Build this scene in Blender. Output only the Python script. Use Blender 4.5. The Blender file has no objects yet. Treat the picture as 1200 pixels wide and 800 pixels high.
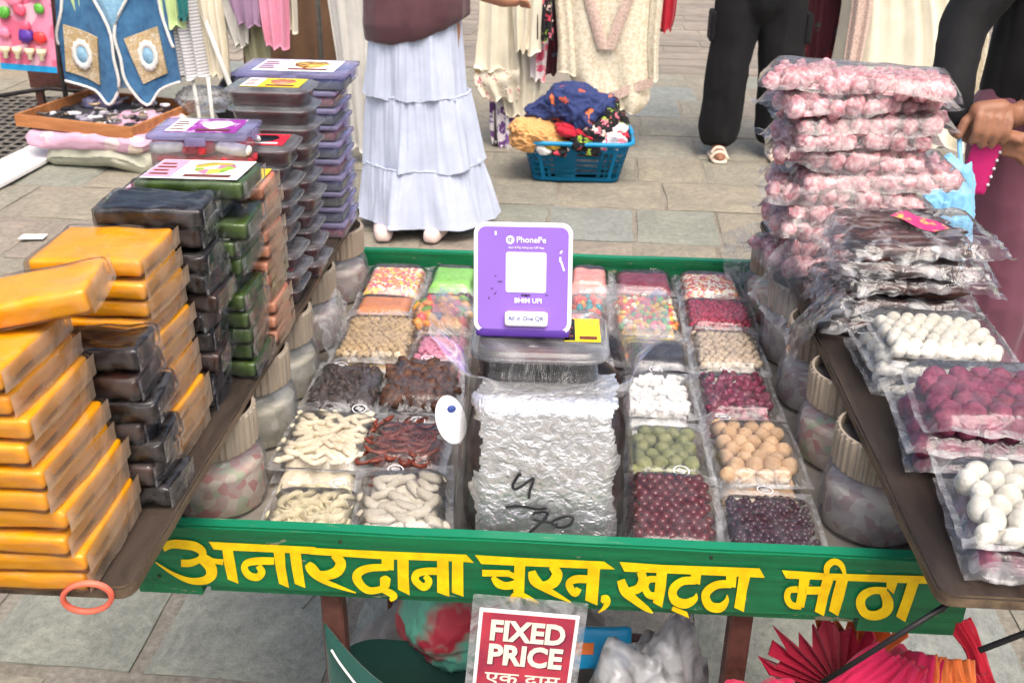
import bpy, bmesh, math, random
from mathutils import Vector, Matrix, Euler, noise as mn
random.seed(7)
RAD = math.radians
sc = bpy.context.scene
COL = sc.collection

# ------------------------------------------------------------------ camera
CAM_POS = Vector((.0145, -.9836, 1.52))
PITCH, YAW, ROLL, FOCAL = .4538, -.0531, .0134, 36.0
_f = Vector((math.sin(YAW)*math.cos(PITCH), math.cos(YAW)*math.cos(PITCH), -math.sin(PITCH)))
_r = _f.cross(Vector((0, 0, 1))).normalized()
_u = _r.cross(_f)
_r2 = _r*math.cos(ROLL)+_u*math.sin(ROLL)
_u2 = -_r*math.sin(ROLL)+_u*math.cos(ROLL)
cam = bpy.data.cameras.new('camera')
cam.lens = FOCAL; cam.sensor_width = 36; cam.sensor_fit = 'HORIZONTAL'
cam.clip_start = .05; cam.clip_end = 500
cam.dof.use_dof = True; cam.dof.focus_distance = 1.35; cam.dof.aperture_fstop = 14
camo = bpy.data.objects.new('camera', cam)
camo.matrix_world = Matrix.Translation(CAM_POS) @ Matrix((_r2, _u2, -_f)).transposed().to_4x4()
COL.objects.link(camo); sc.camera = camo

# ------------------------------------------------------------------ sky, sun, exposure
SUN_EL, SUN_AZ = RAD(62), RAD(158)          # azimuth from +y, clockwise
w = bpy.data.worlds.new('World'); sc.world = w; w.use_nodes = True
nt = w.node_tree; bg = nt.nodes['Background']
sky = nt.nodes.new('ShaderNodeTexSky'); sky.sky_type = 'NISHITA'; sky.sun_disc = False
sky.sun_elevation = SUN_EL; sky.sun_rotation = SUN_AZ
sky.air_density = 1.0; sky.dust_density = 7.0; sky.ozone_density = .6
nt.links.new(sky.outputs[0], bg.inputs[0]); bg.inputs[1].default_value = .15
sun = bpy.data.lights.new('sun', 'SUN'); sun.energy = 1.1; sun.angle = RAD(38); sun.color = (1, .975, .94)
suno = bpy.data.objects.new('sun', sun)
sd = Vector((math.sin(SUN_AZ)*math.cos(SUN_EL), math.cos(SUN_AZ)*math.cos(SUN_EL), math.sin(SUN_EL)))
suno.rotation_euler = sd.to_track_quat('Z', 'Y').to_euler(); COL.objects.link(suno)
vs = sc.view_settings; vs.view_transform = 'Standard'; vs.look = 'None'; vs.gamma = 1; vs.use_curve_mapping = False
vs.exposure = .67
sc.cycles.use_denoising = True; sc.cycles.adaptive_threshold = .035; sc.cycles.adaptive_min_samples = 12
sc.cycles.max_bounces = 5; sc.cycles.diffuse_bounces = 2; sc.cycles.glossy_bounces = 2
sc.cycles.transmission_bounces = 4; sc.cycles.transparent_max_bounces = 20
sc.cycles.caustics_reflective = False; sc.cycles.caustics_refractive = False
sc.cycles.sample_clamp_indirect = 4

# ------------------------------------------------------------------ helpers
def lin(c):
    return tuple((x/12.92 if x <= .04045 else ((x+.055)/1.055)**2.4) for x in (v/255 for v in c))+(1,)

class NT:
    def __init__(s, name):
        s.m = bpy.data.materials.new(name); s.m.use_nodes = True; s.t = s.m.node_tree
        s.t.nodes.clear(); s.out = s.n('OutputMaterial')
    def n(s, kind, **kw):
        x = s.t.nodes.new('ShaderNode'+kind)
        for k, v in kw.items():
            if k[0] == 'i' and k[1:].isdigit(): x.inputs[int(k[1:])].default_value = v
            elif k in x.inputs: x.inputs[k].default_value = v
            else: setattr(x, k, v)
        return x
    def l(s, a, b): s.t.links.new(a, b)
    def noise(s, scale, detail=4, rough=.6, co=None, dist=0):
        x = s.n('TexNoise', Scale=scale, Detail=detail, Roughness=rough, Distortion=dist)
        s.l(co or s.co(), x.inputs['Vector']); return x.outputs['Fac']
    def co(s):
        if not hasattr(s, '_c'): s._c = s.n('TexCoord').outputs['Object']
        return s._c
    def ramp(s, fac, stops):
        x = s.n('ValToRGB'); e = x.color_ramp.elements
        while len(e) < len(stops): e.new(.5)
        for i, (p, c) in enumerate(stops): e[i].position = p; e[i].color = c
        s.l(fac, x.inputs[0]); return x.outputs[0]
    def mix(s, fac, a, b, mode='MIX'):
        x = s.n('MixRGB', blend_type=mode)
        for i, v in ((0, fac), (1, a), (2, b)):
            if hasattr(v, 'is_output'): s.l(v, x.inputs[i])
            else: x.inputs[i].default_value = v
        return x.outputs[0]
    def bump(s, h, strength, dist=.002):
        x = s.n('Bump', Strength=strength, Distance=dist); s.l(h, x.inputs['Height']); return x.outputs[0]
    def rnd(s): return s.n('ObjectInfo').outputs['Random']

def mat(name, col, rough=.6, vary=.12, nscale=30, bump=0, bscale=80, metal=0, spec=.4, orand=0, col2=None, sss=0, sheen=0, coat=0, thr=(.35, .65), stretch=None, bdist=.002):
    """one Principled surface: noise between two tones, optional bump, optional per-object brightness change"""
    a = NT(name); p = a.n('BsdfPrincipled')
    co = a.co()
    if stretch:
        mp = a.n('Mapping'); mp.inputs['Scale'].default_value = stretch; a.l(co, mp.inputs[0]); co = mp.outputs[0]
    c = lin(col)
    lo = lin(col2) if col2 else tuple(v*(1-vary) for v in c[:3])+(1,)
    hi = c if col2 else tuple(min(1, v*(1+vary)) for v in c[:3])+(1,)
    res = a.ramp(a.noise(nscale, co=co), [(thr[0], lo), (thr[1], hi)])
    if orand:
        hs = a.n('HueSaturation'); mr = a.n('MapRange'); mr.inputs['To Min'].default_value = 1-orand; mr.inputs['To Max'].default_value = 1+orand
        a.l(a.rnd(), mr.inputs[0]); a.l(mr.outputs[0], hs.inputs['Value']); a.l(res, hs.inputs['Color']); res = hs.outputs[0]
    a.l(res, p.inputs['Base Color'])
    p.inputs['Roughness'].default_value = rough; p.inputs['Metallic'].default_value = metal
    p.inputs['Specular IOR Level'].default_value = spec
    if sss: p.inputs['Subsurface Weight'].default_value = sss; p.inputs['Subsurface Radius'].default_value = (.01, .006, .003); p.inputs['Subsurface Scale'].default_value = .6
    if sheen: p.inputs['Sheen Weight'].default_value = sheen
    if coat: p.inputs['Coat Weight'].default_value = coat; p.inputs['Coat Roughness'].default_value = .12
    if bump: a.l(a.bump(a.noise(bscale, 5, co=co), bump, bdist), p.inputs['Normal'])
    a.l(p.outputs[0], a.out.inputs[0]); return a.m

def film(name, haze=.1, tint=(1, 1, 1, 1), rough=.16, bump=.5, scale=45, gloss=1.0, milk=(.9, .92, .95, 1), patch=False):
    """thin clear plastic: see-through, with creased glossy reflections and a little milkiness"""
    a = NT(name)
    nz = a.noise(scale, 2, .55, dist=1.2); h = nz
    nrm = a.bump(h, bump, .004)
    lw = a.n('LayerWeight', Blend=.3)
    gl = a.n('BsdfGlossy'); gl.inputs['Roughness'].default_value = rough; a.l(nrm, gl.inputs['Normal']); gl.inputs['Color'].default_value = (.95, .97, 1, 1)
    df = a.n('BsdfDiffuse'); df.inputs[0].default_value = milk
    tl = a.n('BsdfTranslucent'); tl.inputs[0].default_value = milk
    dt = a.n('MixShader', i0=.5); a.l(df.outputs[0], dt.inputs[1]); a.l(tl.outputs[0], dt.inputs[2])
    tr = a.n('BsdfTransparent'); tr.inputs[0].default_value = tint
    hz = a.n('MapRange'); hz.inputs['From Min'].default_value = .50 if patch else .35; hz.inputs['From Max'].default_value = .72 if patch else .75
    hz.inputs['To Min'].default_value = haze*.4; hz.inputs['To Max'].default_value = haze*(patch if patch else 1.8); a.l(nz, hz.inputs[0])
    m1 = a.n('MixShader'); a.l(hz.outputs[0], m1.inputs[0]); a.l(tr.outputs[0], m1.inputs[1]); a.l(dt.outputs[0], m1.inputs[2])
    fr = a.n('Math', operation='MULTIPLY', use_clamp=True, i1=gloss); a.l(lw.outputs['Fresnel'], fr.inputs[0])
    m2 = a.n('MixShader'); a.l(fr.outputs[0], m2.inputs[0]); a.l(m1.outputs[0], m2.inputs[1]); a.l(gl.outputs[0], m2.inputs[2])
    a.l(m2.outputs[0], a.out.inputs[0]); return a.m

def mesh(name, verts, faces, m=None, smooth=True):
    me = bpy.data.meshes.new(name); me.from_pydata([tuple(v) for v in verts], [], faces); me.update()
    if smooth: me.polygons.foreach_set('use_smooth', [True]*len(me.polygons))
    for x in (m if isinstance(m, (list, tuple)) else [m]):
        if x: me.materials.append(x)
    return me

def obj(name, me, parent=None, loc=(0, 0, 0), rot=(0, 0, 0), scale=(1, 1, 1)):
    o = bpy.data.objects.new(name, me); COL.objects.link(o)
    o.location = loc; o.rotation_euler = rot; o.scale = scale
    if parent is not None: o.parent = parent
    return o

_seen = {}
def tag(o, label, cat, group=None, kind=None):
    assert label not in _seen or (group and _seen[label] == group), label
    n = len(label.split()); assert 4 <= n <= 16, label
    _seen[label] = group
    o['label'] = label; o['category'] = cat
    if group: o['group'] = group
    if kind: o['kind'] = kind
    return o

def thing(name, label, cat, loc=(0, 0, 0), rot=(0, 0, 0), group=None):
    return tag(obj(name, None, None, loc, rot), label, cat, group)

def struct(o):
    o['kind'] = 'structure'; return o

def bm_mesh(name, bm, m=None, smooth=False):
    me = bpy.data.meshes.new(name); bm.normal_update(); bm.to_mesh(me); bm.free()
    if smooth: me.polygons.foreach_set('use_smooth', [True]*len(me.polygons))
    for x in (m if isinstance(m, (list, tuple)) else [m]):
        if x: me.materials.append(x)
    return me

def add_box(bm, x0, x1, y0, y1, z0, z1, mi=0, M=None):
    vs_ = [bm.verts.new(v) for v in ((x0,y0,z0),(x1,y0,z0),(x1,y1,z0),(x0,y1,z0),(x0,y0,z1),(x1,y0,z1),(x1,y1,z1),(x0,y1,z1))]
    if M:
        for v in vs_: v.co = M @ v.co
    for f in ((0,3,2,1),(4,5,6,7),(0,1,5,4),(1,2,6,5),(2,3,7,6),(3,0,4,7)):
        bm.faces.new([vs_[i] for i in f]).material_index = mi

def box_mesh(name, x0, x1, y0, y1, z0, z1, m, bev=0, seg=2):
    bm = bmesh.new(); add_box(bm, x0, x1, y0, y1, z0, z1)
    if bev: bmesh.ops.bevel(bm, geom=bm.edges[:], offset=bev, segments=seg, profile=.6, affect='EDGES')
    return bm_mesh(name, bm, m)

def rounded(name, sx, sy, sz, r, m, n=6, amp=0, nscale=20, seed=0, zb=True, fn=None):
    """subdivided box with rounded edges and a little unevenness; full sizes, base at z=0 if zb"""
    bm = bmesh.new(); bmesh.ops.create_cube(bm, size=1)
    bmesh.ops.subdivide_edges(bm, edges=bm.edges[:], cuts=n, use_grid_fill=True)
    h = Vector((sx/2, sy/2, sz/2)); off = Vector((seed*3.7, seed*1.3, seed*2.1))
    for v in bm.verts:
        t = Vector([max(-1, min(1, c*2)) for c in v.co])
        # crowd the grid towards the rims so that the rounding is smooth
        t = Vector([math.copysign(1-(1-abs(c))**1.6, c) for c in t])
        p = Vector((t.x*h.x, t.y*h.y, t.z*h.z))
        q = Vector([max(-(h[i]-r), min(h[i]-r, p[i])) for i in range(3)])
        d = p-q
        if d.length > 1e-9: p = q+d.normalized()*r
        if amp: p += mn.noise_vector(p*nscale+off)*amp
        if fn: p = fn(p)
        v.co = p+(Vector((0, 0, h.z)) if zb else Vector())
    return bm_mesh(name, bm, m, True)

def lathe(name, prof, m, n=32, rib=None, squash=(1, 1)):
    """prof: (radius, z[, material index]); rib(theta, i) multiplies the radius"""
    V, F = [], []
    for i, p in enumerate(prof):
        for k in range(n):
            th = 2*math.pi*k/n; r = p[0]*(rib(th, i) if rib else 1)
            V.append((r*math.cos(th)*squash[0], r*math.sin(th)*squash[1], p[1]))
    for i in range(len(prof)-1):
        for k in range(n):
            F.append((i*n+k, i*n+(k+1) % n, (i+1)*n+(k+1) % n, (i+1)*n+k))
    F.append(tuple(range(n))[::-1]); F.append(tuple((len(prof)-1)*n+k for k in range(n)))
    return mesh(name, V, F, m)

def tube(name, pts, r, m, n=8):
    V, F = [], []; pts = [Vector(p) for p in pts]; rr = r if isinstance(r, (list, tuple)) else [r]*len(pts)
    for i, p in enumerate(pts):
        t = (pts[min(i+1, len(pts)-1)]-pts[max(i-1, 0)]).normalized()
        a = t.cross(Vector((0, 0, 1)) if abs(t.z) < .9 else Vector((1, 0, 0))).normalized(); b = t.cross(a)
        for k in range(n):
            th = 2*math.pi*k/n; V.append(p+(a*math.cos(th)+b*math.sin(th))*rr[i])
    for i in range(len(pts)-1):
        for k in range(n): F.append((i*n+k, i*n+(k+1) % n, (i+1)*n+(k+1) % n, (i+1)*n+k))
    F.append(tuple(range(n))[::-1]); F.append(tuple((len(pts)-1)*n+k for k in range(n)))
    return mesh(name, V, F, m)

def smooth_path(pts, n=5):
    pts = [Vector(p) for p in pts]; out = []; m = len(pts)
    for i in range(m-1):
        p0, p1, p2, p3 = pts[max(i-1, 0)], pts[i], pts[i+1], pts[min(i+2, m-1)]
        for k in range(n):
            t = k/n; out.append(.5*((2*p1)+(p2-p0)*t+(2*p0-5*p1+4*p2-p3)*t*t+(3*p1-p0-3*p2+p3)*t**3))
    out.append(pts[-1]); return out

def text_mesh(name, body, size, m, bold=0, depth=.0004):
    cu = bpy.data.curves.new(name, 'FONT'); cu.body = body; cu.size = size; cu.align_x = 'CENTER'; cu.align_y = 'CENTER'
    cu.offset = bold; cu.extrude = depth; cu.resolution_u = 3
    o = bpy.data.objects.new('x', cu); COL.objects.link(o)
    dg = bpy.context.evaluated_depsgraph_get(); dg.update()
    me = bpy.data.meshes.new_from_object(o.evaluated_get(dg)); bpy.data.objects.remove(o); bpy.data.curves.remove(cu)
    me.materials.clear(); me.materials.append(m); me.name = name; return me

def grid(nu, nv, fn):
    V = [fn(i/(nu), j/(nv)) for j in range(nv+1) for i in range(nu+1)]
    F = [(j*(nu+1)+i, j*(nu+1)+i+1, (j+1)*(nu+1)+i+1, (j+1)*(nu+1)+i) for j in range(nv) for i in range(nu)]
    return V, F
# ------------------------------------------------------------------ materials
M = {}
# bags and plastic
M['film'] = film('clear_film', .065, bump=.45, scale=38, rough=.10, gloss=.95)
M['film_rim'] = film('layered_film_rim', .30, rough=.14, bump=.5, scale=40, gloss=1.0)
M['film_pink'] = film('dusty_film', .13, rough=.14, bump=.5, scale=30, gloss=.8, patch=2.5, milk=(.95, .9, .92, 1))
M['film_soft'] = film('cloudy_film', .3, rough=.25, bump=.35, gloss=.7)
M['wrap'] = film('crisp_wrapper', .018, bump=.4, scale=24, rough=.10, gloss=.6, patch=8, milk=(.95, .82, .72, 1))
M['wrap_dark'] = film('glossy_dark_wrapper', .02, bump=.5, scale=30, rough=.09, gloss=.8, patch=5)
M['wrap_end'] = film('folded_wrapper', .42, bump=.35, scale=15, rough=.22, gloss=.6, milk=(1, .80, .58, 1))
M['wrap_end_grey'] = film('folded_grey_wrapper', .15, bump=.7, scale=28, rough=.14, gloss=.8, patch=3, milk=(.85, .86, .92, 1))
M['glare_wrap'] = film('glare_streaked_wrapper', .09, bump=.9, scale=30, rough=.08, gloss=1.2, patch=6)  # clear film; its white glare is painted in as streaks of patchy haze
M['jar'] = film('jar_plastic', .2, bump=.06, scale=8, rough=.15, gloss=.6)
M['tub'] = film('tub_plastic', .22, bump=.03, scale=10, rough=.08, gloss=.8)  # extra haze puts the pale sky reflection of the lids into the colour
M['lilac_plastic'] = film('lilac_plastic', .42, tint=(.85, .83, 1, 1), milk=(.66, .62, .95, 1), bump=.03, scale=10, rough=.15, gloss=.7)
M['bag_body'] = film('big_bag_side_film', .035, bump=.4, scale=18, rough=.08, gloss=.7)
M['bag_mouth'] = film('big_bag_film', .16, bump=.35, scale=22, rough=.16, gloss=.45)
# wood, paint, metal
M['plank'] = mat('dark_worn_wood', (70, 60, 52), .5, col2=(40, 34, 30), nscale=9, stretch=(3, .35, 3), bump=.25, bscale=60, spec=.45)
M['plank_edge'] = mat('worn_plank_edge', (118, 100, 80), .6, col2=(70, 58, 46), nscale=14, stretch=(3, .4, 3), bump=.3, bscale=60)
def painted(name):
    a = NT(name); p = a.n('BsdfPrincipled', Roughness=.4)
    def st(sc_, k): 
        mp = a.n('Mapping'); mp.inputs['Scale'].default_value = k; a.l(a.co(), mp.inputs[0]); return a.noise(sc_, 4, .6, mp.outputs[0])
    streak = st(14, (.25, 3, 6)); chips = st(46, (.5, 1, 1.3)); grime = st(7, (1, 1, 2.5))
    c = a.ramp(streak, [(.3, lin((0, 84, 50))), (.7, lin((8, 116, 70)))])
    c = a.mix(a.ramp(grime, [(.52, (0, 0, 0, 1)), (.72, (.55, .55, .55, 1))]), c, lin((34, 74, 50)))
    c = a.mix(a.ramp(chips, [(.655, (0, 0, 0, 1)), (.675, (1, 1, 1, 1))]), c, lin((128, 128, 104)))
    a.l(c, p.inputs['Base Color']); a.l(a.bump(streak, .35, .002), p.inputs['Normal']); a.l(p.outputs[0], a.out.inputs[0]); return a.m
M['green'] = painted('green_gloss_paint')
M['green_top'] = mat('worn_green_top', (14, 124, 88), .45, col2=(120, 150, 120), nscale=30, stretch=(.25, 2, 2), bump=.3, bscale=90, thr=(.30, .38))
M['rawwood'] = mat('raw_wood_edge', (118, 106, 84), .75, col2=(44, 84, 56), nscale=40, stretch=(.5, 2, 2), bump=.4)
M['yellow_paint'] = mat('yellow_sign_paint', (246, 212, 6), .45, col2=(226, 182, 0), nscale=40, bump=.1)
M['pale_floor'] = mat('lightened_tray_floor', (150, 144, 134), .6, col2=(108, 102, 94), nscale=12, bump=.3)  # bare tray floor, its colour lightened to lift the dark gaps between packets
M['brown_paint'] = mat('brown_paint', (92, 58, 50), .55, vary=.25, nscale=30, bump=.3)
M['orange_wood'] = mat('orange_wood', (190, 128, 80), .5, col2=(160, 100, 58), nscale=8, stretch=(.6, 4, 4))
M['tan_wall'] = mat('tan_board', (190, 164, 128), .8, vary=.12, nscale=5)
M['steel'] = mat('grey_metal', (120, 118, 116), .4, metal=.8, vary=.2)
M['darkmetal'] = mat('dark_metal', (52, 46, 44), .5, vary=.2)
M['mesh_mat'] = mat('grate_metal', (118, 112, 102), .6, vary=.25, bump=.2)
M['black'] = mat('black_rubber', (26, 24, 26), .5, vary=.3)
M['white'] = mat('white_plastic', (238, 238, 240), .4, vary=.04)
M['white_card'] = mat('white_card', (242, 242, 240), .7, vary=.03)
M['purple'] = mat('purple_plastic', (146, 108, 204), .42, vary=.04, nscale=8)
M['deep_purple'] = mat('deep_purple_plastic', (86, 52, 150), .45, vary=.06)
M['ink'] = mat('black_ink', (18, 18, 26), .4, vary=.2)
M['blue_ink'] = mat('blue_ink', (52, 76, 150), .5, vary=.1)
M['signred'] = mat('sign_red_print', (190, 62, 78), .45, col2=(140, 44, 70), nscale=14)
M['signcream'] = mat('sign_cream_print', (238, 226, 210), .5, vary=.05)
M['signshade'] = mat('sign_dark_print', (92, 30, 50), .5, vary=.05)
M['coral'] = mat('coral_rubber', (255, 120, 96), .5, vary=.05)
M['lid'] = mat('ribbed_lid', (158, 146, 130), .55, vary=.06, nscale=20)
M['liddark'] = mat('lid_recess', (92, 88, 86), .7, vary=.12, nscale=30)
# foods
M['mango'] = mat('mango_leather', (250, 172, 0), .26, col2=(244, 160, 0), nscale=30, bump=.3, bscale=110, sss=.4, spec=.5)
M['mango_deep'] = mat('deep_mango_leather', (244, 166, 0), .3, col2=(236, 150, 0), nscale=30, bump=.3, bscale=110, sss=.4)
M['tamarind'] = mat('dark_tamarind', (34, 26, 26), .25, col2=(12, 10, 11), nscale=26, bump=.6, bscale=40)
M['tamarind2'] = mat('brown_tamarind', (64, 40, 32), .3, col2=(22, 17, 17), nscale=22, bump=.6, bscale=40)
M['greenleather'] = mat('dark_green_leather', (72, 96, 40), .3, col2=(46, 66, 24), nscale=20, bump=.4, bscale=40)
M['peach'] = mat('peach_leather', (222, 150, 116), .35, col2=(200, 96, 62), nscale=24, bump=.4, bscale=40)
M['green_label'] = mat('printed_fruit_label', (226, 230, 214), .4, col2=(120, 160, 40), nscale=34, thr=(.36, .5))
M['yellow_label'] = mat('printed_yellow_label', (244, 214, 40), .4, col2=(196, 110, 60), nscale=30, thr=(.3, .46))
M['white_label'] = mat('printed_white_label', (232, 232, 236), .4, col2=(190, 140, 90), nscale=28, thr=(.3, .46))
M['red_label'] = mat('printed_red_label', (214, 40, 62), .4, col2=(236, 190, 60), nscale=36, thr=(.3, .42))
M['pink_label'] = mat('printed_pink_label', (232, 60, 120), .4, col2=(240, 190, 90), nscale=50, thr=(.38, .48))
M['purple_label'] = mat('printed_purple_label', (150, 40, 150), .4, col2=(220, 200, 230), nscale=26, thr=(.4, .5))
def cmat(name, col, **k):
    k.setdefault('orand', .15); k.setdefault('rough', .5); k.setdefault('nscale', 90); k.setdefault('bump', .3); k.setdefault('bscale', 200)
    return mat(name, col, **k)
M['choc'] = cmat('maroon_coated_ball', (92, 26, 34), rough=.18, bump=.05)
M['grape'] = cmat('dark_plum_ball', (58, 22, 38), rough=.2, bump=.05)
M['beige'] = cmat('beige_dusted_ball', (206, 176, 142), rough=.8, col2=(184, 148, 112))
M['gooseb'] = cmat('olive_green_ball', (146, 148, 104), rough=.7, col2=(112, 118, 72))
M['cube'] = cmat('white_sugar_cube', (228, 228, 226), rough=.85, orand=.06)
M['burg'] = cmat('burgundy_sweet', (124, 34, 66), rough=.25, orand=.3)
M['burg_d'] = cmat('burgundy_flake', (128, 40, 62), rough=.5, orand=.3)
M['bead'] = cmat('pale_beige_bead', (196, 178, 156), rough=.7)
M['blackf'] = cmat('black_seed', (46, 46, 56), rough=.5)
M['crimson'] = cmat('crimson_seed', (166, 36, 70), rough=.35)
M['pale'] = cmat('ivory_seed', (228, 216, 190), rough=.7, orand=.08)
M['cashew'] = cmat('cream_curl', (206, 196, 164), rough=.7, orand=.1)
M['ghost'] = cmat('floury_stick', (204, 198, 184), rough=.85, orand=.1, col2=(176, 168, 150))
M['redstrip'] = cmat('red_brown_strip', (116, 54, 40), rough=.4, orand=.25)
M['raisin'] = cmat('dark_dried_fruit', (62, 52, 50), rough=.6, orand=.3)
M['brownc'] = cmat('brown_dried_chunk', (104, 68, 50), rough=.6, orand=.25, col2=(62, 40, 32))
M['beigec'] = cmat('beige_nugget', (188, 162, 124), rough=.75, orand=.1)
M['pinkc'] = cmat('pink_nugget', (206, 130, 156), rough=.7, orand=.1)
M['orangep'] = cmat('orange_powder', (206, 130, 86), rough=.7)
M['greenp'] = cmat('light_green_fennel', (140, 206, 96), rough=.7, orand=.12)
M['pinkm'] = cmat('salmon_mass', (236, 150, 142), rough=.7)
M['sugarpink'] = cmat('pink_sugared_ball', (230, 190, 192), rough=.9, col2=(200, 128, 138), bump=.9, bscale=220, thr=(.4, .6), nscale=120, orand=.1)
M['sugarwhite'] = cmat('white_sugared_ball', (232, 230, 220), rough=.85, col2=(212, 208, 192), bump=.6, bscale=260, orand=.05)
M['sugarplum'] = cmat('magenta_sugared_ball', (152, 70, 96), rough=.85, col2=(112, 38, 68), bump=.7, bscale=300)
M['datebar'] = cmat('dark_date_stick', (86, 44, 36), rough=.35, col2=(44, 22, 20))
M['red_in'] = cmat('red_wrapped', (196, 52, 62), rough=.35, orand=.2)
M['dark_in'] = cmat('dark_jelly_strip', (92, 28, 38), rough=.35, orand=.3)
M['blue_in'] = cmat('navy_filling', (40, 62, 108), rough=.5)
M['red_fill'] = cmat('raspberry_filling', (150, 44, 84), rough=.5)
def multi(name, cols, rough=.35, sss=.2):
    a = NT(name); p = a.n('BsdfPrincipled'); n = len(cols)
    r = a.ramp(a.rnd(), [(i/n, lin(c)) for i, c in enumerate(cols)]); r.node.color_ramp.interpolation = 'CONSTANT'
    a.l(r, p.inputs['Base Color']); p.inputs['Roughness'].default_value = rough
    a.l(a.bump(a.noise(120), .2), p.inputs['Normal']); a.l(p.outputs[0], a.out.inputs[0]); return a.m
def multi_pos(name, cols, scale=160, rough=.5):
    """small sweets joined in one heap: each cell of the heap takes one of the sweets' colours"""
    a = NT(name); p = a.n('BsdfPrincipled'); n = len(cols)
    v = a.n('TexVoronoi', Scale=scale); a.l(a.co(), v.inputs['Vector'])
    sep = a.n('SeparateColor'); a.l(v.outputs['Color'], sep.inputs[0])
    r = a.ramp(sep.outputs[0], [(i/n, lin(c)) for i, c in enumerate(cols)]); r.node.color_ramp.interpolation = 'CONSTANT'
    a.l(r, p.inputs['Base Color']); p.inputs['Roughness'].default_value = rough; a.l(p.outputs[0], a.out.inputs[0]); return a.m
M['jelly'] = multi('mixed_fruit_jelly', [(226, 140, 70), (206, 70, 70), (110, 150, 50), (86, 44, 76), (232, 176, 80), (216, 96, 96), (222, 150, 60)])
M['jellybean'] = multi('mixed_jelly_bean', [(246, 190, 20), (226, 60, 60), (120, 190, 50), (244, 240, 210), (250, 140, 40), (236, 90, 90), (248, 216, 60)])
M['ojelly'] = multi('orange_red_jelly', [(240, 110, 70), (232, 60, 60), (248, 150, 70), (40, 150, 160), (240, 90, 80)])
M['confetti'] = multi_pos('sugar_confetti', [(236, 120, 110), (246, 220, 90), (250, 240, 220), (236, 150, 120), (240, 110, 140)], 200)
M['mixseed'] = multi_pos('red_white_fennel', [(206, 90, 80), (236, 226, 206), (190, 60, 70), (226, 170, 120), (240, 236, 226)], 170)
M['jarmix'] = multi_pos('mixed_jar_sweets', [(214, 190, 172), (206, 140, 132), (184, 192, 156), (222, 206, 184), (204, 170, 156)], 75)
M['jargrey'] = multi_pos('pale_jar_sweets', [(200, 188, 178), (190, 172, 166), (208, 200, 186), (180, 150, 146)], 70)
# cloth
def cloth(name, col, col2=None, **k):
    k.setdefault('rough', .85); k.setdefault('nscale', 8); k.setdefault('bump', .25); k.setdefault('bscale', 350); k.setdefault('vary', .08); k.setdefault('sheen', .2)
    return mat(name, col, col2=col2, **k)
def floral(name, base, cols, scale=14, size=.3, rough=.85):
    a = NT(name); p = a.n('BsdfPrincipled'); n = len(cols)
    v = a.n('TexVoronoi', Scale=scale); nz = a.n('TexNoise', Scale=scale*2.2, Detail=3); a.l(a.co(), nz.inputs['Vector'])
    wv = a.mix(.08, a.co(), nz.outputs['Color']); a.l(wv, v.inputs['Vector'])
    sep = a.n('SeparateColor'); a.l(v.outputs['Color'], sep.inputs[0])
    r = a.ramp(sep.outputs[0], [(i/n, lin(c)) for i, c in enumerate(cols)]); r.node.color_ramp.interpolation = 'CONSTANT'
    lt = a.n('Math', operation='LESS_THAN', i1=size); a.l(v.outputs['Distance'], lt.inputs[0])
    a.l(a.mix(lt.outputs[0], lin(base), r), p.inputs['Base Color']); p.inputs['Roughness'].default_value = rough
    a.l(p.outputs[0], a.out.inputs[0]); return a.m
def stripes(name, c1, c2, freq, axis=2):
    a = NT(name); p = a.n('BsdfPrincipled', Roughness=.85)
    sp = a.n('SeparateXYZ'); a.l(a.co(), sp.inputs[0])
    m1 = a.n('Math', operation='MULTIPLY', i1=freq); a.l(sp.outputs[axis], m1.inputs[0])
    fr = a.n('Math', operation='FRACT'); a.l(m1.outputs[0], fr.inputs[0])
    lt = a.n('Math', operation='LESS_THAN', i1=.4); a.l(fr.outputs[0], lt.inputs[0])
    a.l(a.mix(lt.outputs[0], lin(c1), lin(c2)), p.inputs['Base Color']); a.l(p.outputs[0], a.out.inputs[0]); return a.m
M['skirt'] = cloth('white_cotton', (190, 199, 219), bump=.35, bscale=160)
M['plumtop'] = cloth('plum_brown_knit', (84, 52, 58))
M['skin'] = mat('warm_skin', (176, 124, 98), .5, vary=.08, sss=.15, nscale=14, bump=.15, bscale=160)
M['skin2'] = mat('tan_skin', (150, 104, 80), .5, vary=.1, sss=.15, nscale=14, bump=.2, bscale=160)
M['hair'] = mat('dark_hair', (34, 26, 24), .45, vary=.4, nscale=40, stretch=(6, 6, .6), bump=.6)
M['trouser'] = cloth('black_trouser_cloth', (14, 14, 18), vary=.15, sheen=.02)
M['mauve'] = cloth('mauve_trouser_cloth', (116, 68, 84), vary=.08)
M['blackcloth'] = cloth('black_jacket_cloth', (14, 13, 16), vary=.2, sheen=.02)
M['cream'] = cloth('cream_cotton', (232, 224, 202))
M['cream_lace'] = cloth('cream_lace_cotton', (234, 226, 204), (214, 200, 172), nscale=60, thr=(.42, .55))
M['lace_pink'] = cloth('dusty_lace', (214, 192, 178), (186, 156, 146), nscale=120, thr=(.42, .55))
M['creamfloral'] = floral('cream_floral_cloth', (230, 222, 200), [(206, 120, 130), (150, 110, 120), (196, 150, 100), (190, 110, 130)], 26, .28)
M['purplefloral'] = floral('lilac_floral_cloth', (226, 220, 224), [(130, 90, 160), (110, 70, 130)], 16, .4)
M['redfloral'] = floral('dark_red_floral_cloth', (72, 22, 34), [(176, 40, 52), (60, 70, 60), (120, 30, 44), (80, 90, 110)], 12, .3)
M['blackfloral'] = floral('black_floral_cloth', (24, 22, 28), [(226, 120, 140), (150, 180, 70), (216, 70, 90), (236, 210, 200)], 22, .34)
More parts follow.
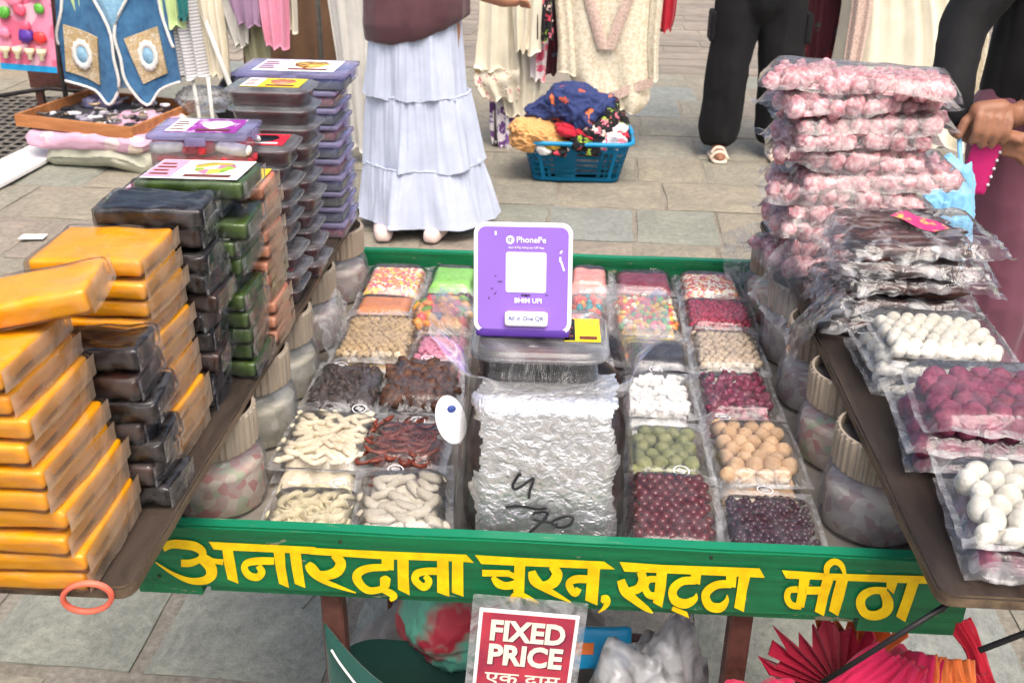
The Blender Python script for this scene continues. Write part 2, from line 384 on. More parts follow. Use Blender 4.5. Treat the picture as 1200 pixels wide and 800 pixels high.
M['pinkfloral'] = floral('pink_floral_cloth', (236, 226, 226), [(226, 100, 130), (236, 140, 150)], 18, .4)
M['navyprint'] = floral('navy_printed_cloth', (44, 58, 108), [(226, 120, 70), (196, 90, 60)], 11, .28)
M['apricot'] = cloth('apricot_cloth', (222, 166, 104))
M['redcloth'] = cloth('red_cloth', (196, 30, 54))
M['mustard'] = cloth('mustard_cloth', (180, 146, 40))
M['pinkcloth'] = cloth('pink_cloth', (226, 150, 176))
M['lilac'] = cloth('lilac_cloth', (158, 128, 158))
M['greycloth'] = cloth('pale_grey_cloth', (206, 204, 198))
M['stripe'] = stripes('striped_cloth', (214, 214, 214), (150, 150, 158), 60)
M['limecloth'] = cloth('pale_lime_cloth', (196, 220, 156))
M['tealcloth'] = cloth('teal_cloth', (30, 120, 120))
M['denim'] = cloth('blue_denim', (66, 118, 160), (46, 92, 134), nscale=20, bump=.4)
M['paleblue'] = cloth('pale_blue_fur', (150, 190, 214), (120, 166, 198), nscale=60, bump=.8, bscale=120)
M['lace'] = cloth('white_lace', (232, 230, 224), (196, 196, 194), nscale=150, thr=(.4, .5))
M['goldcloth'] = floral('tan_brocade', (186, 162, 120), [(226, 226, 220), (160, 136, 92)], 60, .4)
M['olive'] = cloth('olive_cloth', (150, 150, 120))
M['browncurtain'] = cloth('brown_curtain', (112, 84, 62), vary=.15)
M['darkcloth'] = cloth('navy_dark_cloth', (32, 32, 40))
M['pinkbundle'] = floral('pink_cushion_cloth', (206, 164, 184), [(232, 214, 200), (216, 190, 190)], 10, .35)
M['greyplastic'] = mat('grey_green_plastic_bag', (168, 168, 150), .35, vary=.15, nscale=10, bump=.6, bscale=14, bdist=.01)
M['hotpink'] = cloth('hot_pink_mesh_cloth', (214, 30, 86), (170, 14, 64), nscale=14, bump=.5, bscale=500)
M['crimsoncloth'] = cloth('crimson_mesh_cloth', (190, 22, 62), bump=.5, bscale=500)
M['orangecloth'] = cloth('orange_mesh_cloth', (240, 126, 62), bump=.5, bscale=500)
M['bottlegreen'] = cloth('bottle_green_bag_cloth', (24, 74, 66), bump=.2)
M['greysack'] = cloth('grey_sack', (130, 124, 118), vary=.2)
M['mintsack'] = mat('red_and_mint_sack', (112, 196, 170), .5, col2=(190, 60, 76), nscale=6, thr=(.42, .5), bump=.4, bscale=40)
M['bluepack'] = mat('sky_blue_pack', (30, 150, 206), .4, vary=.06)
M['basketblue'] = mat('turquoise_plastic', (14, 142, 196), .4, vary=.05, nscale=10)
M['lightblue'] = cloth('light_blue_plastic_bag', (128, 190, 230), rough=.4)
M['navycloth'] = cloth('navy_cloth_bag', (30, 52, 92))
M['magenta'] = mat('magenta_case', (222, 40, 120), .4, vary=.05)
M['sandal'] = mat('pale_sandal', (226, 206, 186), .5, vary=.06)
M['shoe'] = mat('pale_pink_shoe', (226, 204, 196), .55, vary=.06)
# ------------------------------------------------------------------ ground and paving
def ground_mat():
    a = NT('gritty_joint_sand'); p = a.n('BsdfPrincipled', Roughness=.95)
    n1 = a.noise(60, 6, .7); n2 = a.noise(2.2, 3)
    c = a.ramp(n1, [(.3, lin((96, 92, 82))), (.55, lin((150, 144, 130))), (.75, lin((186, 180, 166)))])
    c = a.mix(.35, c, a.ramp(n2, [(.35, lin((120, 108, 90))), (.65, lin((168, 162, 150)))]))
    a.l(c, p.inputs['Base Color']); a.l(a.bump(a.noise(180, 5, .8), .9, .006), p.inputs['Normal']); a.l(p.outputs[0], a.out.inputs[0]); return a.m
def slab_mat():
    a = NT('split_sandstone'); p = a.n('BsdfPrincipled', Roughness=.8)
    oi = a.n('ObjectInfo'); co = a.n('TexCoord').outputs['Generated']
    ob = a.n('VectorMath', operation='ADD'); a.l(co, ob.inputs[0])
    sh = a.n('VectorMath', operation='SCALE', Scale=37.0); a.l(oi.outputs['Location'], sh.inputs[0]); a.l(sh.outputs[0], ob.inputs[1])
    base = a.ramp(oi.outputs['Random'], [(0, lin((160, 158, 146))), (.2, lin((162, 157, 143))), (.38, lin((152, 158, 150))), (.55, lin((164, 158, 144))), (.72, lin((162, 152, 142))), (.88, lin((150, 158, 158)))])
    base.node.color_ramp.interpolation = 'CONSTANT'
    n1 = a.noise(2.2, 6, .62, ob.outputs[0], .6); n2 = a.noise(14, 6, .75, ob.outputs[0]); n3 = a.noise(90, 3, .7, ob.outputs[0])
    c = a.mix(.5, base, a.ramp(n1, [(.3, lin((108, 104, 96))), (.5, lin((150, 146, 136))), (.72, lin((186, 180, 166)))]), 'OVERLAY')
    c = a.mix(.45, c, a.ramp(n2, [(.35, lin((84, 80, 72))), (.62, lin((200, 196, 186)))]), 'OVERLAY')
    c = a.mix(.12, c, a.ramp(n3, [(.35, lin((60, 58, 52))), (.6, lin((200, 196, 186)))]))
    a.l(c, p.inputs['Base Color'])
    h = a.mix(.35, n1, n2); a.l(a.bump(h, .7, .022), p.inputs['Normal']); a.l(p.outputs[0], a.out.inputs[0]); return a.m
M['sand'] = ground_mat(); M['slab'] = slab_mat()
V, F = grid(40, 40, lambda u, v: ((u-.5)*120, (v-.5)*120+20, .0185))
ground = struct(obj('ground', mesh('ground', V, F, M['sand'], False)))
pave = struct(obj('pavement', None))
def slab_data(k):
    bm = bmesh.new(); add_box(bm, -.5, .5, -.5, .5, 0, 1)
    bm.normal_update()
    bmesh.ops.subdivide_edges(bm, edges=[e for e in bm.edges if abs(e.verts[0].co.z-e.verts[1].co.z) < .1], cuts=5, use_grid_fill=True)
    for v in bm.verts:
        n = mn.noise_vector(v.co*2.3+Vector((k*9.1, 3*k, 0)))
        rim = max(abs(v.co.x), abs(v.co.y)) > .45
        n2 = mn.noise_vector(v.co*9+Vector((k*3.1, k, 0)))
        v.co.x += n.x*.022+n2.x*.010; v.co.y += n.y*.022+n2.y*.010
        if v.co.z > .5: v.co.z += n.z*.16+n2.z*.10-(.22 if rim else 0)
    return bm_mesh('slab', bm, M['slab'])
SLABS = [slab_data(k) for k in range(7)]
PA = RAD(-1.6)
def pave_xy(x, y): return (x*math.cos(PA)-y*math.sin(PA), x*math.sin(PA)+y*math.cos(PA))
rs = random.Random(3)
rows, y = [], .05
while y < 6.6:
    d = rs.choice((.40, .43, .44, .46)); rows.append((y, d)); y += d
for (y0, d) in rows:
    half = .95+(y0+1)*.56
    x = -half*1.05-.25+rs.uniform(-.3, 0)
    if y0 < .3: x = -1.7
    while x < half*.98+.1:
        wd = rs.choice((.34, .38, .42, .5, .36)) if y0 > 1.2 else rs.choice((.33, .36, .39))
        gx = .018 if y0 > 2 else .032
        cx, cy = pave_xy(x+wd/2, y0+d/2)
        o = obj('slab', rs.choice(SLABS), pave, (cx, cy, .002), (rs.uniform(-.006, .006), rs.uniform(-.006, .006), PA+rs.choice((0, math.pi))+rs.uniform(-.012, .012)), (wd-gx, d-gx, .022+rs.uniform(0, .006)))
        x += wd
# paving beyond: too far off to tell the slabs apart singly
bm = bmesh.new(); y = 6.62
while y < 14:
    x = -7+rs.uniform(-.3, 0)
    while x < 7:
        wd = rs.uniform(.4, .6); add_box(bm, x+.012, x+wd-.012, y+.012, y+.268, .0, .022+rs.uniform(0, .004)); x += wd
    y += .28
far = obj('far_slabs', bm_mesh('far_slabs', bm, M['slab']), pave, rot=(0, 0, PA)); far['kind'] = 'stuff'

# grit in the near joints
bm = bmesh.new(); rg_ = random.Random(12)
for i in range(1500):
    px, py = rg_.uniform(-1.5, 1.3), .1+2.4*rg_.random()**1.6
    r = rg_.uniform(.0015, .0042); c = Vector((px, py, 0.0195+r*.4)); V4 = [bm.verts.new(c+Vector((rg_.uniform(-1, 1), rg_.uniform(-1, 1), rg_.uniform(-.6, .8)))*r) for _ in range(5)]
    for f in ((0, 1, 2), (0, 2, 3), (0, 3, 1), (1, 2, 4), (2, 3, 4), (3, 1, 4)): bm.faces.new([V4[k] for k in f])
gv = obj('gravel', bm_mesh('gravel', bm, M['sand'])); gv['kind'] = 'stuff'; gv['label'] = 'fine grit lying in the paving joints'; gv['category'] = 'gravel'
# loose small things on the paving
tag(obj('paper_scrap', box_mesh('paper_scrap', -.05, .05, -.028, .028, 0, .001, M['white_card']), None, (-2.17, 2.87, .036), (0, 0, .1)), 'small white scrap of paper lying on the paving', 'paper')
tag(obj('stone', rounded('stone', .05, .045, .03, .014, M['slab'], 4, .005, 40, 3), None, (1.02, .66, .03)), 'small grey stone lying loose near the pink cloth', 'stone')
tag(obj('twig', tube('twig', [(0, 0, .03), (.03, .03, .034), (.06, .075, .032)], .0014, M['plank_edge'], 6), None, (-.52, .72, .0), (0, 0, .4)), 'thin pale twig lying in a paving joint', 'twig')

# ------------------------------------------------------------------ the cart: tray, legs, two planks
ZB, ZT, ZF = .6734, .7777, .712      # bottom and top of the boards, tray floor
cart = thing('vendor_tray', 'green painted wooden vendor tray with yellow hand lettering on its front board', 'vendor tray')
def wear(bm, amp, sc_, seed):
    for v in bm.verts: v.co += mn.noise_vector(v.co*sc_+Vector((seed, 0, 0)))*amp
def board(x0, x1, y0, y1, z0, z1, seed):
    bm = bmesh.new(); add_box(bm, x0, x1, y0, y1, z0, z1)
    bmesh.ops.bevel(bm, geom=bm.edges[:], offset=.0025, segments=2, affect='EDGES')
    bmesh.ops.subdivide_edges(bm, edges=[e for e in bm.edges if e.calc_length() > .3], cuts=24)
    wear(bm, .0012, 9, seed)
    bm.normal_update()
    for f in bm.faces:
        if f.normal.z > .7: f.material_index = 1
        elif f.normal.z < -.7: f.material_index = 2
    return bm_mesh('board', bm, [M['green'], M['green_top'], M['rawwood']])
fb = obj('front_board', board(-.5, .507, .0, .02, ZB+.012, ZT, 1), cart)
bm = bmesh.new(); add_box(bm, -.5, -.42, .003, .024, ZB-.002, ZB+.0115); add_box(bm, .385, .5, .003, .024, ZB-.008, ZB+.0115)
add_box(bm, -.41, .38, .006, .02, ZB+.003, ZB+.0115)
obj('batten', bm_mesh('batten', bm, M['green']), cart)
obj('back_board', board(-.515, .515, .93, .95, ZB, ZT, 2), cart)
for s in (-1, 1): obj('side_board', board(s*.508-.007, s*.508+.007, .022, .93, ZB+.01, ZT-.03, 3+s), cart)
obj('tray_floor', box_mesh('tray_floor', -.5, .5, .021, .929, ZF-.012, ZF, M['pale_floor']), cart)
lt = bmesh.new()
LETTER_FILLS=[[(-4010,7571),(-3749,7569),(-2708,7565),(-2715,7459),(-3761,7454),(-3962,7457)],[(-3855,7474),(-3726,7460),(-3716,7225),(-3710,6952),(-3837,7010),(-3856,7238)],[(-3227,7467),(-3089,7458),(-3099,7239),(-3082,6924),(-3201,6983),(-3218,7189)],[(-3028,7458),(-2893,7455),(-2889,7230),(-2877,6936),(-3005,6994),(-3022,7222)],[(-2778,7552),(-1950,7551),(-888,7559),(-795,7442),(-940,7451),(-1955,7434),(-2785,7454)],[(-1910,7469),(-1761,7467),(-1771,7274),(-1919,7276)],[(-1722,7448),(-1584,7435),(-1592,7199),(-1589,6904),(-1730,6984)],[(-1240,7455),(-1103,7452),(-1102,6912),(-1250,6969)],[(-1060,7455),(-926,7462),(-928,6923),(-1070,6980)],[(-786,7561),(-293,7552),(755,7554),(888,7446),(677,7440),(-172,7432),(-709,7433)],[(-309,7519),(-182,7516),(-190,7001),(-320,7037)],[(565,7475),(709,7473),(703,6892),(554,6959)],[(932,7560),(1411,7546),(2576,7562),(2651,7426),(2425,7427),(1504,7425),(999,7421)],[(1381,7502),(1502,7457),(1504,7212),(1484,6907),(1368,6977),(1376,7226)],[(1786,7463),(1904,7459),(1904,7279),(1782,7315)],[(1611,6937),(1788,6861),(1822,6763),(1599,6871)],[(2198,7445),(2322,7453),(2326,7262),(2207,7276)],[(2346,7465),(2481,7451),(2464,7228),(2463,6903),(2341,6961),(2347,7221)],[(2834,7552),(3390,7537),(4600,7567),(4637,7454),(3735,7442),(2899,7434)],[(3050,7485),(3176,7472),(3171,7207),(3164,7012),(3061,7027),(3063,7200)],[(3324,7481),(3450,7467),(3423,7201),(3416,6897),(3297,6966),(3304,7215)],[(3484,7459),(3617,7456),(3608,7190),(3583,6908),(3462,6987),(3469,7225)],[(4058,7482),(4191,7470),(4175,7279),(4077,7368)],[(4303,7487),(4435,7484),(4413,7197),(4380,6871),(4257,6950),(4286,7211)]]
